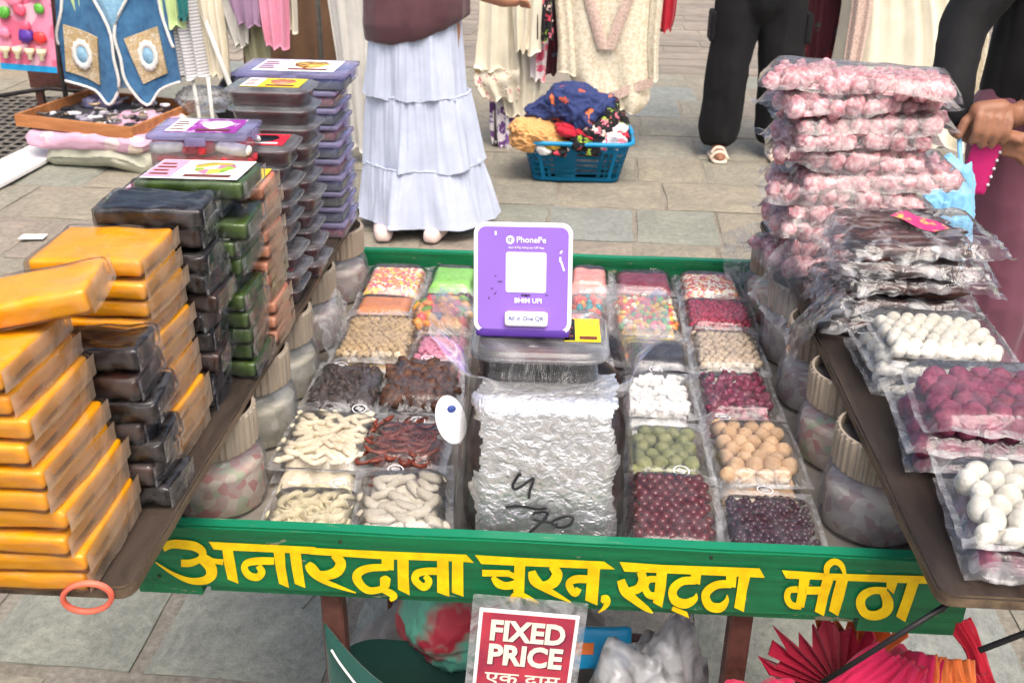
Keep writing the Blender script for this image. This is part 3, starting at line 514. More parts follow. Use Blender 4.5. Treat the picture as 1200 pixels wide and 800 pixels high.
LETTER_STROKES=[([(-4571,7398),(-4555,7408),(-4534,7422),(-4511,7435),(-4490,7445),(-4471,7451),(-4450,7453),(-4422,7453),(-4391,7452),(-4360,7449),(-4329,7446),(-4300,7444),(-4271,7441),(-4246,7438),(-4224,7433),(-4206,7428),(-4191,7420),(-4176,7411),(-4164,7401),(-4156,7393),(-4152,7390),(-4150,7390),(-4148,7385),(-4149,7375),(-4153,7364),(-4160,7353),(-4173,7341),(-4193,7329),(-4217,7318),(-4242,7309),(-4264,7302),(-4286,7297),(-4312,7293),(-4340,7292),(-4364,7291),(-4383,7289)],[(-4604,7488),(-4590,7499),(-4570,7517),(-4543,7538),(-4511,7559),(-4474,7575),(-4437,7584),(-4401,7587),(-4365,7588),(-4331,7587),(-4300,7585),(-4269,7584),(-4238,7581),(-4207,7577),(-4177,7570),(-4148,7560),(-4122,7544),(-4099,7525),(-4079,7503),(-4063,7477),(-4052,7444),(-4051,7407),(-4059,7371),(-4074,7339),(-4092,7311),(-4114,7285),(-4139,7262),(-4167,7241),(-4197,7222),(-4227,7205),(-4258,7192),(-4291,7183),(-4324,7179),(-4355,7177),(-4381,7177),(-4398,7176)]),([(-4160,7250),(-4147,7234),(-4129,7212),(-4111,7187),(-4098,7165),(-4095,7153),(-4094,7145),(-4093,7132),(-4092,7119),(-4092,7108),(-4092,7103),(-4093,7097),(-4098,7086),(-4108,7073),(-4121,7060),(-4140,7047),(-4165,7036),(-4195,7026),(-4229,7019),(-4264,7016),(-4300,7017),(-4337,7024),(-4377,7035),(-4419,7052),(-4460,7071),(-4502,7093),(-4545,7119),(-4591,7151),(-4636,7185),(-4674,7214),(-4702,7235)],[(-4102,7345),(-4085,7337),(-4059,7327),(-4028,7312),(-3997,7291),(-3970,7259),(-3955,7219),(-3949,7177),(-3951,7135),(-3959,7091),(-3975,7047),(-3999,7010),(-4027,6980),(-4058,6956),(-4092,6937),(-4127,6925),(-4163,6917),(-4202,6912),(-4243,6911),(-4286,6915),(-4328,6925),(-4369,6941),(-4410,6962),(-4450,6988),(-4490,7016),(-4529,7045),(-4569,7079),(-4612,7120),(-4653,7160),(-4687,7195),(-4712,7220)]),([(-4090,7358),(-4081,7345),(-4067,7326),(-4049,7304),(-4029,7282),(-4004,7264),(-3976,7253),(-3944,7246),(-3913,7241),(-3887,7238),(-3869,7235)],[(-4064,7393),(-4052,7384),(-4034,7370),(-4014,7355),(-3994,7342),(-3975,7334),(-3953,7330),(-3925,7328),(-3896,7327),(-3869,7327),(-3850,7326)]),([(-3222,7391),(-3249,7390),(-3289,7389),(-3335,7388),(-3381,7386),(-3421,7381),(-3455,7376),(-3487,7369),(-3518,7361),(-3547,7350),(-3575,7335),(-3600,7314),(-3620,7289),(-3636,7260),(-3646,7229),(-3650,7196),(-3647,7164),(-3639,7132),(-3628,7102),(-3613,7074),(-3592,7050),(-3568,7034),(-3540,7023),(-3511,7017),(-3482,7016),(-3451,7022),(-3420,7040),(-3395,7065),(-3375,7093),(-3360,7124),(-3350,7163),(-3354,7202),(-3367,7231),(-3381,7253),(-3393,7269),(-3400,7279)],[(-3233,7279),(-3261,7277),(-3301,7275),(-3346,7273),(-3391,7269),(-3428,7265),(-3458,7261),(-3487,7257),(-3512,7252),(-3531,7246),(-3545,7241),(-3553,7235),(-3558,7229),(-3562,7224),(-3563,7219),(-3564,7214),(-3562,7204),(-3557,7188),(-3549,7171),(-3539,7156),(-3530,7148),(-3520,7141),(-3504,7135),(-3486,7131),(-3471,7130),(-3464,7131),(-3461,7133),(-3455,7140),(-3448,7151),(-3444,7160),(-3442,7159),(-3441,7158),(-3444,7172),(-3450,7191),(-3457,7211),(-3463,7225)]),([(-2525,7433),(-2513,7415),(-2497,7390),(-2481,7364),(-2472,7343),(-2473,7336),(-2477,7337),(-2480,7328),(-2485,7314),(-2492,7300),(-2499,7289),(-2507,7280),(-2523,7267),(-2543,7253),(-2565,7241),(-2583,7232),(-2600,7226),(-2621,7222),(-2645,7221),(-2666,7221),(-2683,7220)],[(-2470,7509),(-2455,7499),(-2431,7485),(-2402,7465),(-2374,7437),(-2352,7394),(-2347,7342),(-2353,7296),(-2368,7253),(-2387,7214),(-2412,7178),(-2443,7149),(-2476,7127),(-2510,7111),(-2543,7099),(-2575,7091),(-2609,7089),(-2640,7093),(-2667,7100),(-2689,7107),(-2703,7111)]),([(-2854,7287),(-2853,7276),(-2851,7260),(-2848,7241),(-2844,7221),(-2837,7202),(-2828,7185),(-2816,7166),(-2802,7147),(-2785,7126),(-2767,7107),(-2747,7090),(-2725,7073),(-2700,7056),(-2672,7038),(-2641,7022),(-2608,7007),(-2573,6993),(-2536,6979),(-2498,6967),(-2460,6954),(-2418,6942),(-2370,6929),(-2324,6917),(-2283,6907),(-2255,6899)],[(-2789,7353),(-2780,7348),(-2769,7342),(-2755,7335),(-2741,7325),(-2728,7313),(-2716,7297),(-2705,7280),(-2694,7261),(-2684,7242),(-2672,7221),(-2659,7197),(-2647,7172),(-2635,7146),(-2620,7122),(-2601,7100),(-2576,7081),(-2546,7064),(-2512,7048),(-2476,7031),(-2440,7013),(-2400,6993),(-2356,6971),(-2313,6949),(-2276,6930),(-2249,6917)]),([(-1838,7377),(-1867,7375),(-1909,7372),(-1959,7368),(-2008,7363),(-2051,7356),(-2088,7347),(-2121,7337),(-2153,7325),(-2182,7309),(-2209,7290),(-2233,7267),(-2255,7239),(-2272,7205),(-2282,7166),(-2284,7125),(-2276,7085),(-2262,7050),(-2244,7018),(-2224,6990),(-2203,6965),(-2182,6945),(-2159,6927),(-2133,6912),(-2104,6902),(-2071,6897),(-2033,6902),(-1992,6913),(-1953,6927),(-1921,6939),(-1899,6947)],[(-1840,7270),(-1870,7267),(-1913,7264),(-1961,7260),(-2007,7254),(-2044,7246),(-2074,7236),(-2101,7225),(-2123,7212),(-2141,7200),(-2154,7188),(-2162,7177),(-2167,7168),(-2169,7161),(-2170,7157),(-2170,7154),(-2169,7144),(-2164,7124),(-2154,7100),(-2143,7078),(-2131,7059),(-2118,7043),(-2105,7030),(-2091,7019),(-2075,7012),(-2059,7007),(-2035,7008),(-2002,7015),(-1967,7026),(-1934,7036),(-1911,7043)]),([(-1947,7025),(-1938,7020),(-1927,7011),(-1914,7001),(-1903,6994),(-1894,6991),(-1884,6993),(-1871,7000),(-1856,7009),(-1843,7017),(-1833,7022)],[(-1942,7156),(-1934,7163),(-1922,7174),(-1907,7185),(-1890,7195),(-1873,7198),(-1856,7194),(-1841,7184),(-1829,7171),(-1818,7160),(-1811,7152)]),([(-1956,6952),(-1940,6942),(-1918,6928),(-1893,6912),(-1870,6897),(-1852,6884),(-1837,6874),(-1825,6865),(-1818,6860),(-1818,6863),(-1818,6884),(-1812,6894),(-1815,6883),(-1825,6865),(-1836,6848),(-1844,6835)],[(-1924,7034),(-1907,7027),(-1883,7018),(-1855,7007),(-1828,6995),(-1806,6983),(-1788,6972),(-1773,6961),(-1757,6946),(-1743,6923),(-1738,6879),(-1754,6843),(-1775,6824),(-1795,6812),(-1812,6803),(-1822,6798)]),([(-1242,7357),(-1263,7355),(-1292,7354),(-1327,7352),(-1363,7348),(-1394,7343),(-1421,7337),(-1447,7331),(-1473,7321),(-1499,7307),(-1524,7284),(-1543,7253),(-1554,7219),(-1560,7183),(-1558,7145),(-1547,7108),(-1528,7077),(-1503,7048),(-1475,7021),(-1445,7000),(-1407,6990),(-1366,7008),(-1339,7039),(-1321,7072),(-1308,7107),(-1302,7146),(-1310,7187),(-1327,7213),(-1345,7231),(-1359,7243),(-1368,7251)],[(-1244,7245),(-1265,7244),(-1295,7243),(-1328,7241),(-1360,7237),(-1386,7233),(-1409,7227),(-1430,7220),(-1446,7213),(-1456,7206),(-1459,7203),(-1462,7200),(-1465,7192),(-1467,7183),(-1468,7175),(-1467,7169),(-1459,7157),(-1442,7137),(-1422,7118),(-1404,7106),(-1403,7104),(-1411,7102),(-1406,7108),(-1398,7123),(-1391,7139),(-1389,7142),(-1387,7137),(-1390,7147),(-1398,7163),(-1409,7179),(-1416,7191)]),([(-698,7256),(-675,7257),(-642,7259),(-604,7261),(-565,7263),(-529,7264),(-494,7265),(-456,7267),(-420,7268),(-389,7269),(-367,7269)],[(-697,7355),(-674,7356),(-642,7357),(-604,7359),(-565,7361),(-529,7362),(-493,7364),(-455,7365),(-419,7366),(-388,7367),(-366,7368)]),([(-592,7234),(-586,7218),(-578,7193),(-567,7163),(-551,7133),(-531,7107),(-507,7090),(-482,7080),(-457,7074),(-431,7071),(-404,7071),(-373,7074),(-342,7082),(-314,7090),(-290,7097),(-274,7102)],[(-551,7276),(-539,7265),(-523,7249),(-504,7233),(-487,7220),(-474,7213),(-463,7207),(-450,7200),(-435,7194),(-420,7189),(-404,7188),(-386,7191),(-363,7199),(-339,7209),(-316,7220),(-300,7227)]),([(-398,7278),(-385,7272),(-365,7262),(-343,7252),(-323,7242),(-310,7236)],[(-369,7357),(-356,7349),(-337,7338),(-316,7326),(-297,7315),(-284,7307)]),([(-322,6881),(-315,6897),(-305,6918),(-295,6940),(-286,6956),(-280,6963),(-275,6965),(-267,6968),(-255,6969),(-240,6968),(-223,6965),(-206,6960),(-187,6952),(-166,6942),(-144,6931),(-122,6921),(-98,6912),(-72,6904),(-46,6896),(-24,6889),(-9,6884)],[(-377,6917),(-371,6932),(-363,6955),(-352,6982),(-338,7011),(-318,7035),(-294,7048),(-271,7053),(-249,7052),(-229,7048),(-208,7042),(-186,7034),(-164,7022),(-142,7009),(-120,6995),(-100,6981),(-79,6965),(-56,6946),(-34,6928),(-16,6911),(-3,6900)]),([(102,7425),(112,7406),(125,7382),(136,7357),(142,7338),(140,7334),(137,7333),(132,7321),(126,7304),(117,7287),(111,7276),(106,7267),(95,7256),(82,7245),(67,7235),(55,7228),(43,7225),(27,7226),(7,7231),(-11,7236),(-25,7240)],[(165,7497),(178,7485),(198,7467),(222,7443),(247,7409),(264,7362),(265,7310),(258,7266),(245,7226),(227,7190),(205,7158),(177,7132),(147,7116),(117,7105),(88,7100),(59,7099),(28,7104),(0,7116),(-23,7130),(-40,7141),(-52,7149)]),([(-143,7357),(-143,7338),(-143,7309),(-141,7271),(-132,7227),(-114,7185),(-87,7153),(-58,7130),(-27,7111),(4,7095),(35,7078),(67,7060),(101,7042),(135,7025),(169,7008),(203,6992),(240,6975),(281,6958),(321,6941),(355,6927),(379,6917)],[(-61,7388),(-53,7369),(-42,7345),(-31,7321),(-19,7301),(-10,7287),(0,7271),(15,7248),(33,7223),(56,7197),(80,7171),(106,7148),(134,7126),(165,7104),(197,7082),(228,7059),(262,7033),(298,7005),(334,6977),(365,6954),(386,6937)]),([(564,7350),(545,7350),(517,7350),(484,7350),(450,7347),(419,7341),(392,7330),(369,7315),(348,7297),(330,7276),(315,7248),(307,7213),(308,7181),(314,7154),(322,7131),(331,7110),(343,7089),(358,7066),(376,7044),(397,7024),(434,7013),(467,7038),(481,7067),(491,7094),(498,7117),(503,7131)],[(566,7231),(546,7230),(518,7230),(488,7230),(460,7228),(440,7224),(425,7219),(411,7213),(399,7207),(392,7201),(391,7201),(392,7205),(393,7203),(396,7195),(402,7182),(408,7168),(415,7152),(424,7132),(433,7116),(438,7107),(424,7108),(411,7100),(415,7110),(422,7131),(429,7153),(434,7168)]),([(740,6960),(748,6954),(759,6946),(768,6937),(770,6929),(765,6929),(762,6933),(766,6936),(770,6941),(776,6945),(780,6948),(783,6942),(782,6929),(778,6912),(772,6895),(766,6878),(757,6861),(746,6842),(733,6822),(722,6806),(714,6794)],[(742,7047),(748,7052),(759,7060),(775,7068),(796,7071),(821,7063),(839,7044),(849,7022),(856,6996),(859,6967),(856,6938),(848,6913),(838,6893),(826,6874),(813,6856),(800,6840),(783,6826),(765,6812),(747,6800),(731,6791),(720,6784)]),([(1145,7416),(1151,7399),(1158,7378),(1165,7357),(1170,7339),(1171,7326),(1169,7310),(1164,7289),(1158,7268),(1150,7250),(1145,7241),(1139,7235),(1124,7225),(1104,7216),(1084,7208),(1069,7201)],[(1238,7461),(1243,7447),(1251,7425),(1261,7395),(1269,7360),(1272,7321),(1269,7284),(1263,7248),(1254,7212),(1241,7178),(1220,7144),(1192,7119),(1161,7104),(1134,7095),(1112,7090),(1098,7086)]),([(919,7283),(925,7260),(932,7225),(942,7183),(956,7138),(977,7095),(1003,7061),(1031,7033),(1060,7010),(1088,6990),(1116,6969),(1146,6945),(1179,6920),(1211,6896),(1242,6874),(1270,6857),(1296,6843),(1321,6833),(1343,6826),(1362,6821),(1376,6816)],[(1007,7325),(1017,7302),(1029,7271),(1044,7238),(1058,7208),(1071,7185),(1084,7165),(1101,7143),(1121,7118),(1145,7092),(1169,7066),(1196,7039),(1225,7012),(1254,6985),(1282,6958),(1307,6934),(1327,6910),(1345,6886),(1360,6864),(1373,6845),(1382,6831)]),([(1202,7128),(1217,7142),(1238,7162),(1262,7185),(1283,7206),(1298,7220)],[(1149,7214),(1164,7228),(1185,7248),(1209,7271),(1230,7291),(1245,7305)]),([(1374,7390),(1361,7389),(1340,7389),(1314,7387),(1286,7381),(1259,7364),(1239,7336),(1227,7306),(1219,7275),(1216,7242),(1217,7209),(1223,7176),(1234,7143),(1248,7112),(1265,7082),(1290,7056),(1320,7040),(1350,7033),(1377,7032),(1398,7032),(1412,7032)],[(1383,7297),(1369,7295),(1349,7293),(1329,7290),(1314,7285),(1310,7282),(1307,7278),(1303,7266),(1299,7250),(1297,7234),(1298,7220),(1301,7206),(1308,7188),(1318,7171),(1327,7157),(1333,7151),(1340,7148),(1355,7146),(1375,7145),(1395,7145),(1411,7144)]),([(1841,7409),(1820,7408),(1789,7406),(1753,7403),(1715,7397),(1679,7387),(1649,7370),(1623,7350),(1600,7327),(1580,7303),(1564,7277),(1551,7248),(1542,7217),(1538,7185),(1537,7153),(1540,7122),(1546,7091),(1555,7059),(1568,7026),(1587,6994),(1612,6967),(1641,6947),(1672,6932),(1704,6923),(1738,6919),(1772,6924),(1804,6939),(1832,6961),(1855,6986),(1874,7013),(1888,7042),(1896,7074),(1893,7105),(1887,7129),(1880,7147),(1876,7159)],[(1852,7291),(1831,7290),(1800,7288),(1767,7286),(1736,7281),(1714,7274),(1699,7264),(1683,7250),(1669,7234),(1658,7218),(1649,7203),(1644,7190),(1640,7178),(1638,7166),(1638,7153),(1640,7141),(1643,7127),(1649,7112),(1657,7100),(1663,7091),(1670,7085),(1680,7080),(1697,7073),(1716,7068),(1734,7066),(1746,7065),(1759,7067),(1777,7073),(1797,7084),(1815,7095),(1828,7103),(1837,7107),(1846,7117),(1854,7132),(1861,7148),(1865,7160)]),([(2263,7382),(2240,7380),(2206,7378),(2166,7376),(2124,7370),(2085,7358),(2052,7340),(2022,7317),(1996,7292),(1974,7266),(1956,7238),(1942,7207),(1934,7174),(1932,7140),(1934,7107),(1940,7075),(1949,7043),(1962,7009),(1979,6975),(2000,6942),(2029,6914),(2061,6895),(2094,6884),(2128,6879),(2162,6881),(2195,6894),(2223,6920),(2242,6952),(2254,6985),(2261,7017),(2266,7048),(2266,7078),(2260,7106),(2253,7129),(2245,7148),(2241,7160)],[(2276,7263),(2251,7262),(2218,7261),(2181,7258),(2147,7253),(2122,7245),(2102,7233),(2083,7217),(2066,7197),(2051,7177),(2041,7161),(2036,7149),(2034,7140),(2033,7131),(2034,7120),(2037,7107),(2043,7090),(2052,7072),(2062,7055),(2072,7043),(2079,7037),(2089,7033),(2105,7029),(2123,7028),(2138,7028),(2147,7028),(2155,7029),(2167,7036),(2182,7049),(2197,7065),(2208,7079),(2216,7091),(2222,7108),(2226,7128),(2228,7146),(2231,7160)]),([(3043,7339),(3029,7337),(3008,7336),(2981,7332),(2953,7323),(2927,7303),(2911,7271),(2905,7238),(2903,7204),(2906,7171),(2912,7139),(2923,7108),(2938,7079),(2956,7051),(2977,7026),(3003,7006),(3034,6994),(3065,6990),(3093,6990),(3116,6991),(3131,6991)],[(3059,7242),(3043,7241),(3022,7240),(3001,7238),(2985,7235),(2981,7233),(2980,7229),(2978,7215),(2977,7197),(2979,7177),(2982,7161),(2988,7147),(2996,7130),(3007,7115),(3019,7102),(3028,7095),(3040,7091),(3060,7089),(3083,7089),(3105,7090),(3122,7090)]),([(3161,7221),(3188,7223),(3229,7225),(3274,7228),(3315,7230),(3343,7232)],[(3145,7339),(3172,7341),(3213,7343),(3258,7346),(3299,7348),(3326,7350)]),([(3383,7531),(3382,7549),(3380,7573),(3380,7598),(3381,7618),(3384,7629),(3389,7638),(3398,7651),(3408,7663),(3417,7671),(3424,7674),(3430,7675),(3442,7673),(3455,7668),(3468,7660),(3479,7651),(3491,7637),(3506,7613),(3521,7584),(3535,7557),(3544,7538)],[(3327,7530),(3323,7546),(3317,7570),(3311,7601),(3308,7635),(3311,7669),(3322,7698),(3337,7722),(3355,7742),(3377,7758),(3401,7767),(3428,7767),(3453,7760),(3478,7747),(3501,7729),(3522,7705),(3540,7674),(3554,7639),(3565,7605),(3573,7575),(3579,7556)]),([(4078,7383),(4056,7384),(4024,7386),(3986,7387),(3947,7386),(3911,7380),(3880,7370),(3851,7355),(3824,7338),(3800,7316),(3780,7289),(3765,7257),(3755,7222),(3751,7184),(3753,7145),(3760,7106),(3773,7066),(3791,7028),(3813,6991),(3839,6956),(3868,6927),(3901,6906),(3935,6893),(3968,6886),(4000,6884),(4031,6886),(4061,6894),(4092,6906),(4122,6922),(4149,6944),(4172,6974),(4188,7011),(4197,7050),(4199,7090),(4195,7130),(4186,7171),(4170,7215),(4148,7254),(4126,7288),(4107,7315),(4095,7333)],[(4089,7278),(4067,7278),(4035,7280),(4000,7281),(3967,7279),(3943,7274),(3923,7264),(3904,7250),(3888,7234),(3876,7218),(3868,7204),(3863,7190),(3860,7175),(3859,7159),(3860,7143),(3862,7129),(3868,7111),(3878,7089),(3890,7066),(3903,7047),(3914,7036),(3925,7030),(3941,7025),(3959,7023),(3978,7023),(3995,7027),(4012,7034),(4029,7045),(4046,7059),(4058,7073),(4064,7083),(4066,7090),(4067,7101),(4068,7114),(4067,7131),(4065,7145),(4061,7162),(4052,7190),(4038,7222),(4025,7252),(4015,7274)])]
k = 0
def lv(x, z, o): return lt.verts.new((x*1e-4, -.0016-o, z*1e-4))
for P_ in LETTER_FILLS:
    o = k*.00004; k += 1
    lt.faces.new([lv(x, z, o) for x, z in P_])
for L_, R_ in LETTER_STROKES:
    o = k*.00004; k += 1
    a_ = [lv(x, z, o+i*1.2e-6) for i, (x, z) in enumerate(L_)]; b_ = [lv(x, z, o+i*1.2e-6) for i, (x, z) in enumerate(R_)]
    for i in range(len(a_)-1): lt.faces.new((a_[i], a_[i+1], b_[i+1], b_[i]))
obj('lettering', bm_mesh('lettering', lt, M['yellow_paint']), fb)
for (x, y) in ((-.268, .05), (.255, .05), (-.268, .47), (.248, .47)):
    bm = bmesh.new(); add_box(bm, -.014, .014, -.014, .014, 0.03, ZB+.011); bmesh.ops.bevel(bm, geom=bm.edges[:], offset=.003, segments=1, affect='EDGES')
    obj('leg', bm_mesh('leg', bm, M['brown_paint']), cart, (x, y, 0))
bm = bmesh.new(); add_box(bm, -.266, .253, -.01, .01, .2, .22)
obj('leg_brace', bm_mesh('leg_brace', bm, M['brown_paint']), cart, (0, .47, 0))
obj('leg_brace', bm_mesh('leg_brace', (lambda b: (add_box(b, -.01, .01, .04, .465, .2, .22), b)[1])(bmesh.new()), M['brown_paint']), cart, (-.268, 0, 0))

NAIL = lathe('nail_head', [(.0001, 0), (.0022, .0001), (.0020, .0009), (.0004, .0012)], M['darkmetal'], 10)
for (x, z) in ((-.47, .745), (-.47, .70), (.47, .762), (.48, .705), (-.05, .692), (.20, .768), (-.24, .766)): obj('nail_head', NAIL, fb, (x, -.0008, z), (RAD(90), 0, 0))
PZ = .855; PT = .870                 # underside and top of the planks
def plank(name, x0, x1, y0, y1, label, inner):
    bm = bmesh.new(); pts = []; r = .016
    for (cx, cy, a0) in ((x1-r, y1-r, 0), (x0+r, y1-r, 90), (x0+r, y0+r, 180), (x1-r, y0+r, 270)):
        for k in range(7): pts.append((cx+r*math.cos(RAD(a0+15*k)), cy+r*math.sin(RAD(a0+15*k))))
    f = bm.faces.new([bm.verts.new((x, y, PZ)) for x, y in pts][::-1])
    e = bmesh.ops.extrude_face_region(bm, geom=[f]); bmesh.ops.translate(bm, vec=(0, 0, PT-PZ), verts=[v for v in e['geom'] if isinstance(v, bmesh.types.BMVert)])
    bmesh.ops.recalc_face_normals(bm, faces=bm.faces[:]); bm.normal_update()
    bmesh.ops.bevel(bm, geom=[e_ for e_ in bm.edges if abs(e_.verts[0].co.z-e_.verts[1].co.z) < .001], offset=.0025, segments=2, affect='EDGES')
    ys = [y0+(y1-y0)*k/30 for k in range(1, 30)]
    for yy in ys: bmesh.ops.bisect_plane(bm, geom=bm.verts[:]+bm.edges[:]+bm.faces[:], plane_co=(0, yy, 0), plane_no=(0, 1, 0))
    wear(bm, .0016, 14, x0)
    bm.normal_update()
    for f in bm.faces: f.material_index = 0 if f.normal.z > .9 else 1
    return tag(obj(name, bm_mesh(name, bm, [M['plank'], M['plank_edge']])), label, 'plank')
plank('wooden_plank', -.62, -.39, -.225, .93, 'dark worn plank carrying the yellow and black fruit slabs', 1)
plank('wooden_plank', .39, .625, -.178, .93, 'dark worn plank carrying the bags of sugared balls', -1)

# ------------------------------------------------------------------ jars under the planks
JH = PZ-ZF
def rib(th, i): return 1+(.022*(1 if math.sin(th*34) > 0 else -1) if i in (1, 2, 3, 4) else 0)
lidp = [(.058, JH-.052), (.0600, JH-.050), (.0605, JH-.03), (.0608, JH-.012), (.0605, JH-.003), (.059, JH), (.056, JH), (.0555, JH-.004), (.0550, JH-.016), (.03, JH-.017), (.004, JH-.017)]
LIDM = lathe('lid', lidp, [M['lid'], M['liddark']], 136, rib)
for p in LIDM.polygons:
    if p.center.z < JH-.0155 and p.center.z > JH-.03 and Vector((p.center.x, p.center.y)).length < .0545: p.material_index = 1
for p in LIDM.polygons: p.use_smooth = False
BODYM = lathe('body', [(.057, .0), (.065, .004), (.0675, .02), (.0675, JH-.078), (.063, JH-.064), (.0545, JH-.053)], M['jar'], 48)
def heap(name, sx, sy, sz, m, n=26, bump=.006, bscale=45, seed=0):
    def fn(u, v):
        x, y = (u-.5)*sx, (v-.5)*sy
        e = min(1, min(u, 1-u)*6, min(v, 1-v)*6)
        c = mn.cell_vector(Vector((x*bscale, y*bscale, seed)))
        d = mn.voronoi(Vector((x*bscale+seed, y*bscale, seed)))[0][0]
        z = sz*math.sqrt(max(0, e*(2-e)))-min(d, .8)*bump*(.3+.7*e)
        return (x, y, max(.0005, z))
    V, F = grid(n, n, fn)
    return mesh(name, V, F, m)
def content(name, m, seed):
    V, F = [], []; n, k = 30, 12
    for j in range(k):
        for i in range(n):
            th = 2*math.pi*i/n; z = .004+(JH-.085)*j/(k-1); p = Vector((math.cos(th)*2.2, math.sin(th)*2.2, z*45+seed))
            r = .0650-.006*min(1, mn.voronoi(p)[0][0]*1.3)
            V.append((r*math.cos(th), r*math.sin(th), z))
    for j in range(k-1):
        for i in range(n): F.append((j*n+i, j*n+(i+1) % n, (j+1)*n+(i+1) % n, (j+1)*n+i))
    F.append(tuple((k-1)*n+i for i in range(n)))
    return mesh(name, V, F, m)
M['jarpale'] = multi_pos('cream_jar_sweets', [(196, 190, 170), (180, 176, 156), (206, 200, 184)], 80)
jl = [(-.443, .155, 'jarmix', 'clear jar of red and green sweets nearest the front board under the slabs'),
      (-.443, .325, 'jarpale', 'clear jar of cream sweets, second from the front under the slabs'),
      (-.443, .47, 'jarpale', 'clear jar of cream sweets, third from the front under the slabs'),
      (-.443, .645, 'jargrey', 'clear ribbed-lid jar, fourth from the front under the slabs'),
      (-.434, .855, 'jargrey', 'clear ribbed-lid jar at the back corner below the lilac boxes'),
      (.432, .165, 'jargrey', 'clear ribbed-lid jar nearest the front below the white balls'),
      (.432, .33, 'jarmix', 'clear ribbed-lid jar, second from the front below the sugared ball bags'),
      (.432, .495, 'jargrey', 'clear ribbed-lid jar, third from the front below the sugared ball bags'),
      (.430, .66, 'jargrey', 'clear ribbed-lid jar, fourth from the front below the sugared ball bags'),
      (.426, .83, 'jarmix', 'clear ribbed-lid jar at the back corner below the pink ball bags')]
for i, (x, y, c, lab) in enumerate(jl):
    t = thing('plastic_jar', lab, 'jar', (x, y, ZF), (0, 0, i*.7), 'ribbed lid jars holding up the planks')
    obj('body', BODYM, t); obj('lid', LIDM, t); q = obj('contents', content('contents', M[c], i*3.1), t); q['kind'] = 'stuff'
# loose plastic bag film pushed between the jars
def ridge(p): return (1-min(1, abs(mn.noise(p))*2.4))**2
def crumple(name, sx, sy, sz, m, seed, amp=.3, n=5, sc_=9):
    """soft crumpled lump with sharp fold ridges, flat where it lies"""
    bm = bmesh.new(); bmesh.ops.create_icosphere(bm, subdivisions=n, radius=.5); S = Vector((seed, seed*.7, 0))
    for v in bm.verts:
        d = v.co.normalized(); q = mn.noise_vector(d*1.3+S)
        w3 = d+q*.35
        r = .5*(1+amp*q.x)*(.90+amp*(.22*ridge(w3*2.2+S)+.14*ridge(w3*4.6-S)+.07*ridge(w3*9.5+S)))
        v.co = Vector((d.x*r*sx, d.y*r*sy, d.z*r*sz))
        if v.co.z < -.42*sz: v.co.z = -.42*sz
        v.co.z += .42*sz
    return bm_mesh(name, bm, m, True)
# ------------------------------------------------------------------ sweets and zip bags
def ico(name, r, m, sub=2, amp=0, nscale=3, seed=0, sq=(1, 1, 1)):
    bm = bmesh.new(); bmesh.ops.create_icosphere(bm, subdivisions=sub, radius=1)
    for v in bm.verts:
        d = v.co.copy(); k = 1+amp*mn.noise(d*nscale+Vector((seed*5.1, 0, 0)))
        v.co = Vector((d.x*sq[0], d.y*sq[1], d.z*sq[2]))*r*k
    return bm_mesh(name, bm, m, True)
def stick(name, L, r, m, seed=0, bend=0, lump=.15, n=8, rings=7):
    V, F = [], []
    for j in range(rings):
        t = j/(rings-1); a = (t-.5)*2
        rr = r*math.sqrt(max(.02, 1-abs(a)**5))*(1+lump*mn.noise(Vector((t*4, seed*7, 1))))
        cx = a*L/2*(1-bend*.25*a*a); cy = bend*L*.35*(a*a-.4)
        for k in range(n):
            th = 2*math.pi*k/n; V.append((cx, cy+rr*math.cos(th), rr*math.sin(th)*.85))
    for j in range(rings-1):
        for k in range(n): F.append((j*n+k, j*n+(k+1) % n, (j+1)*n+(k+1) % n, (j+1)*n+k))
    F.append(tuple(range(n))[::-1]); F.append(tuple((rings-1)*n+k for k in range(n)))
    return mesh(name, V, F, m)

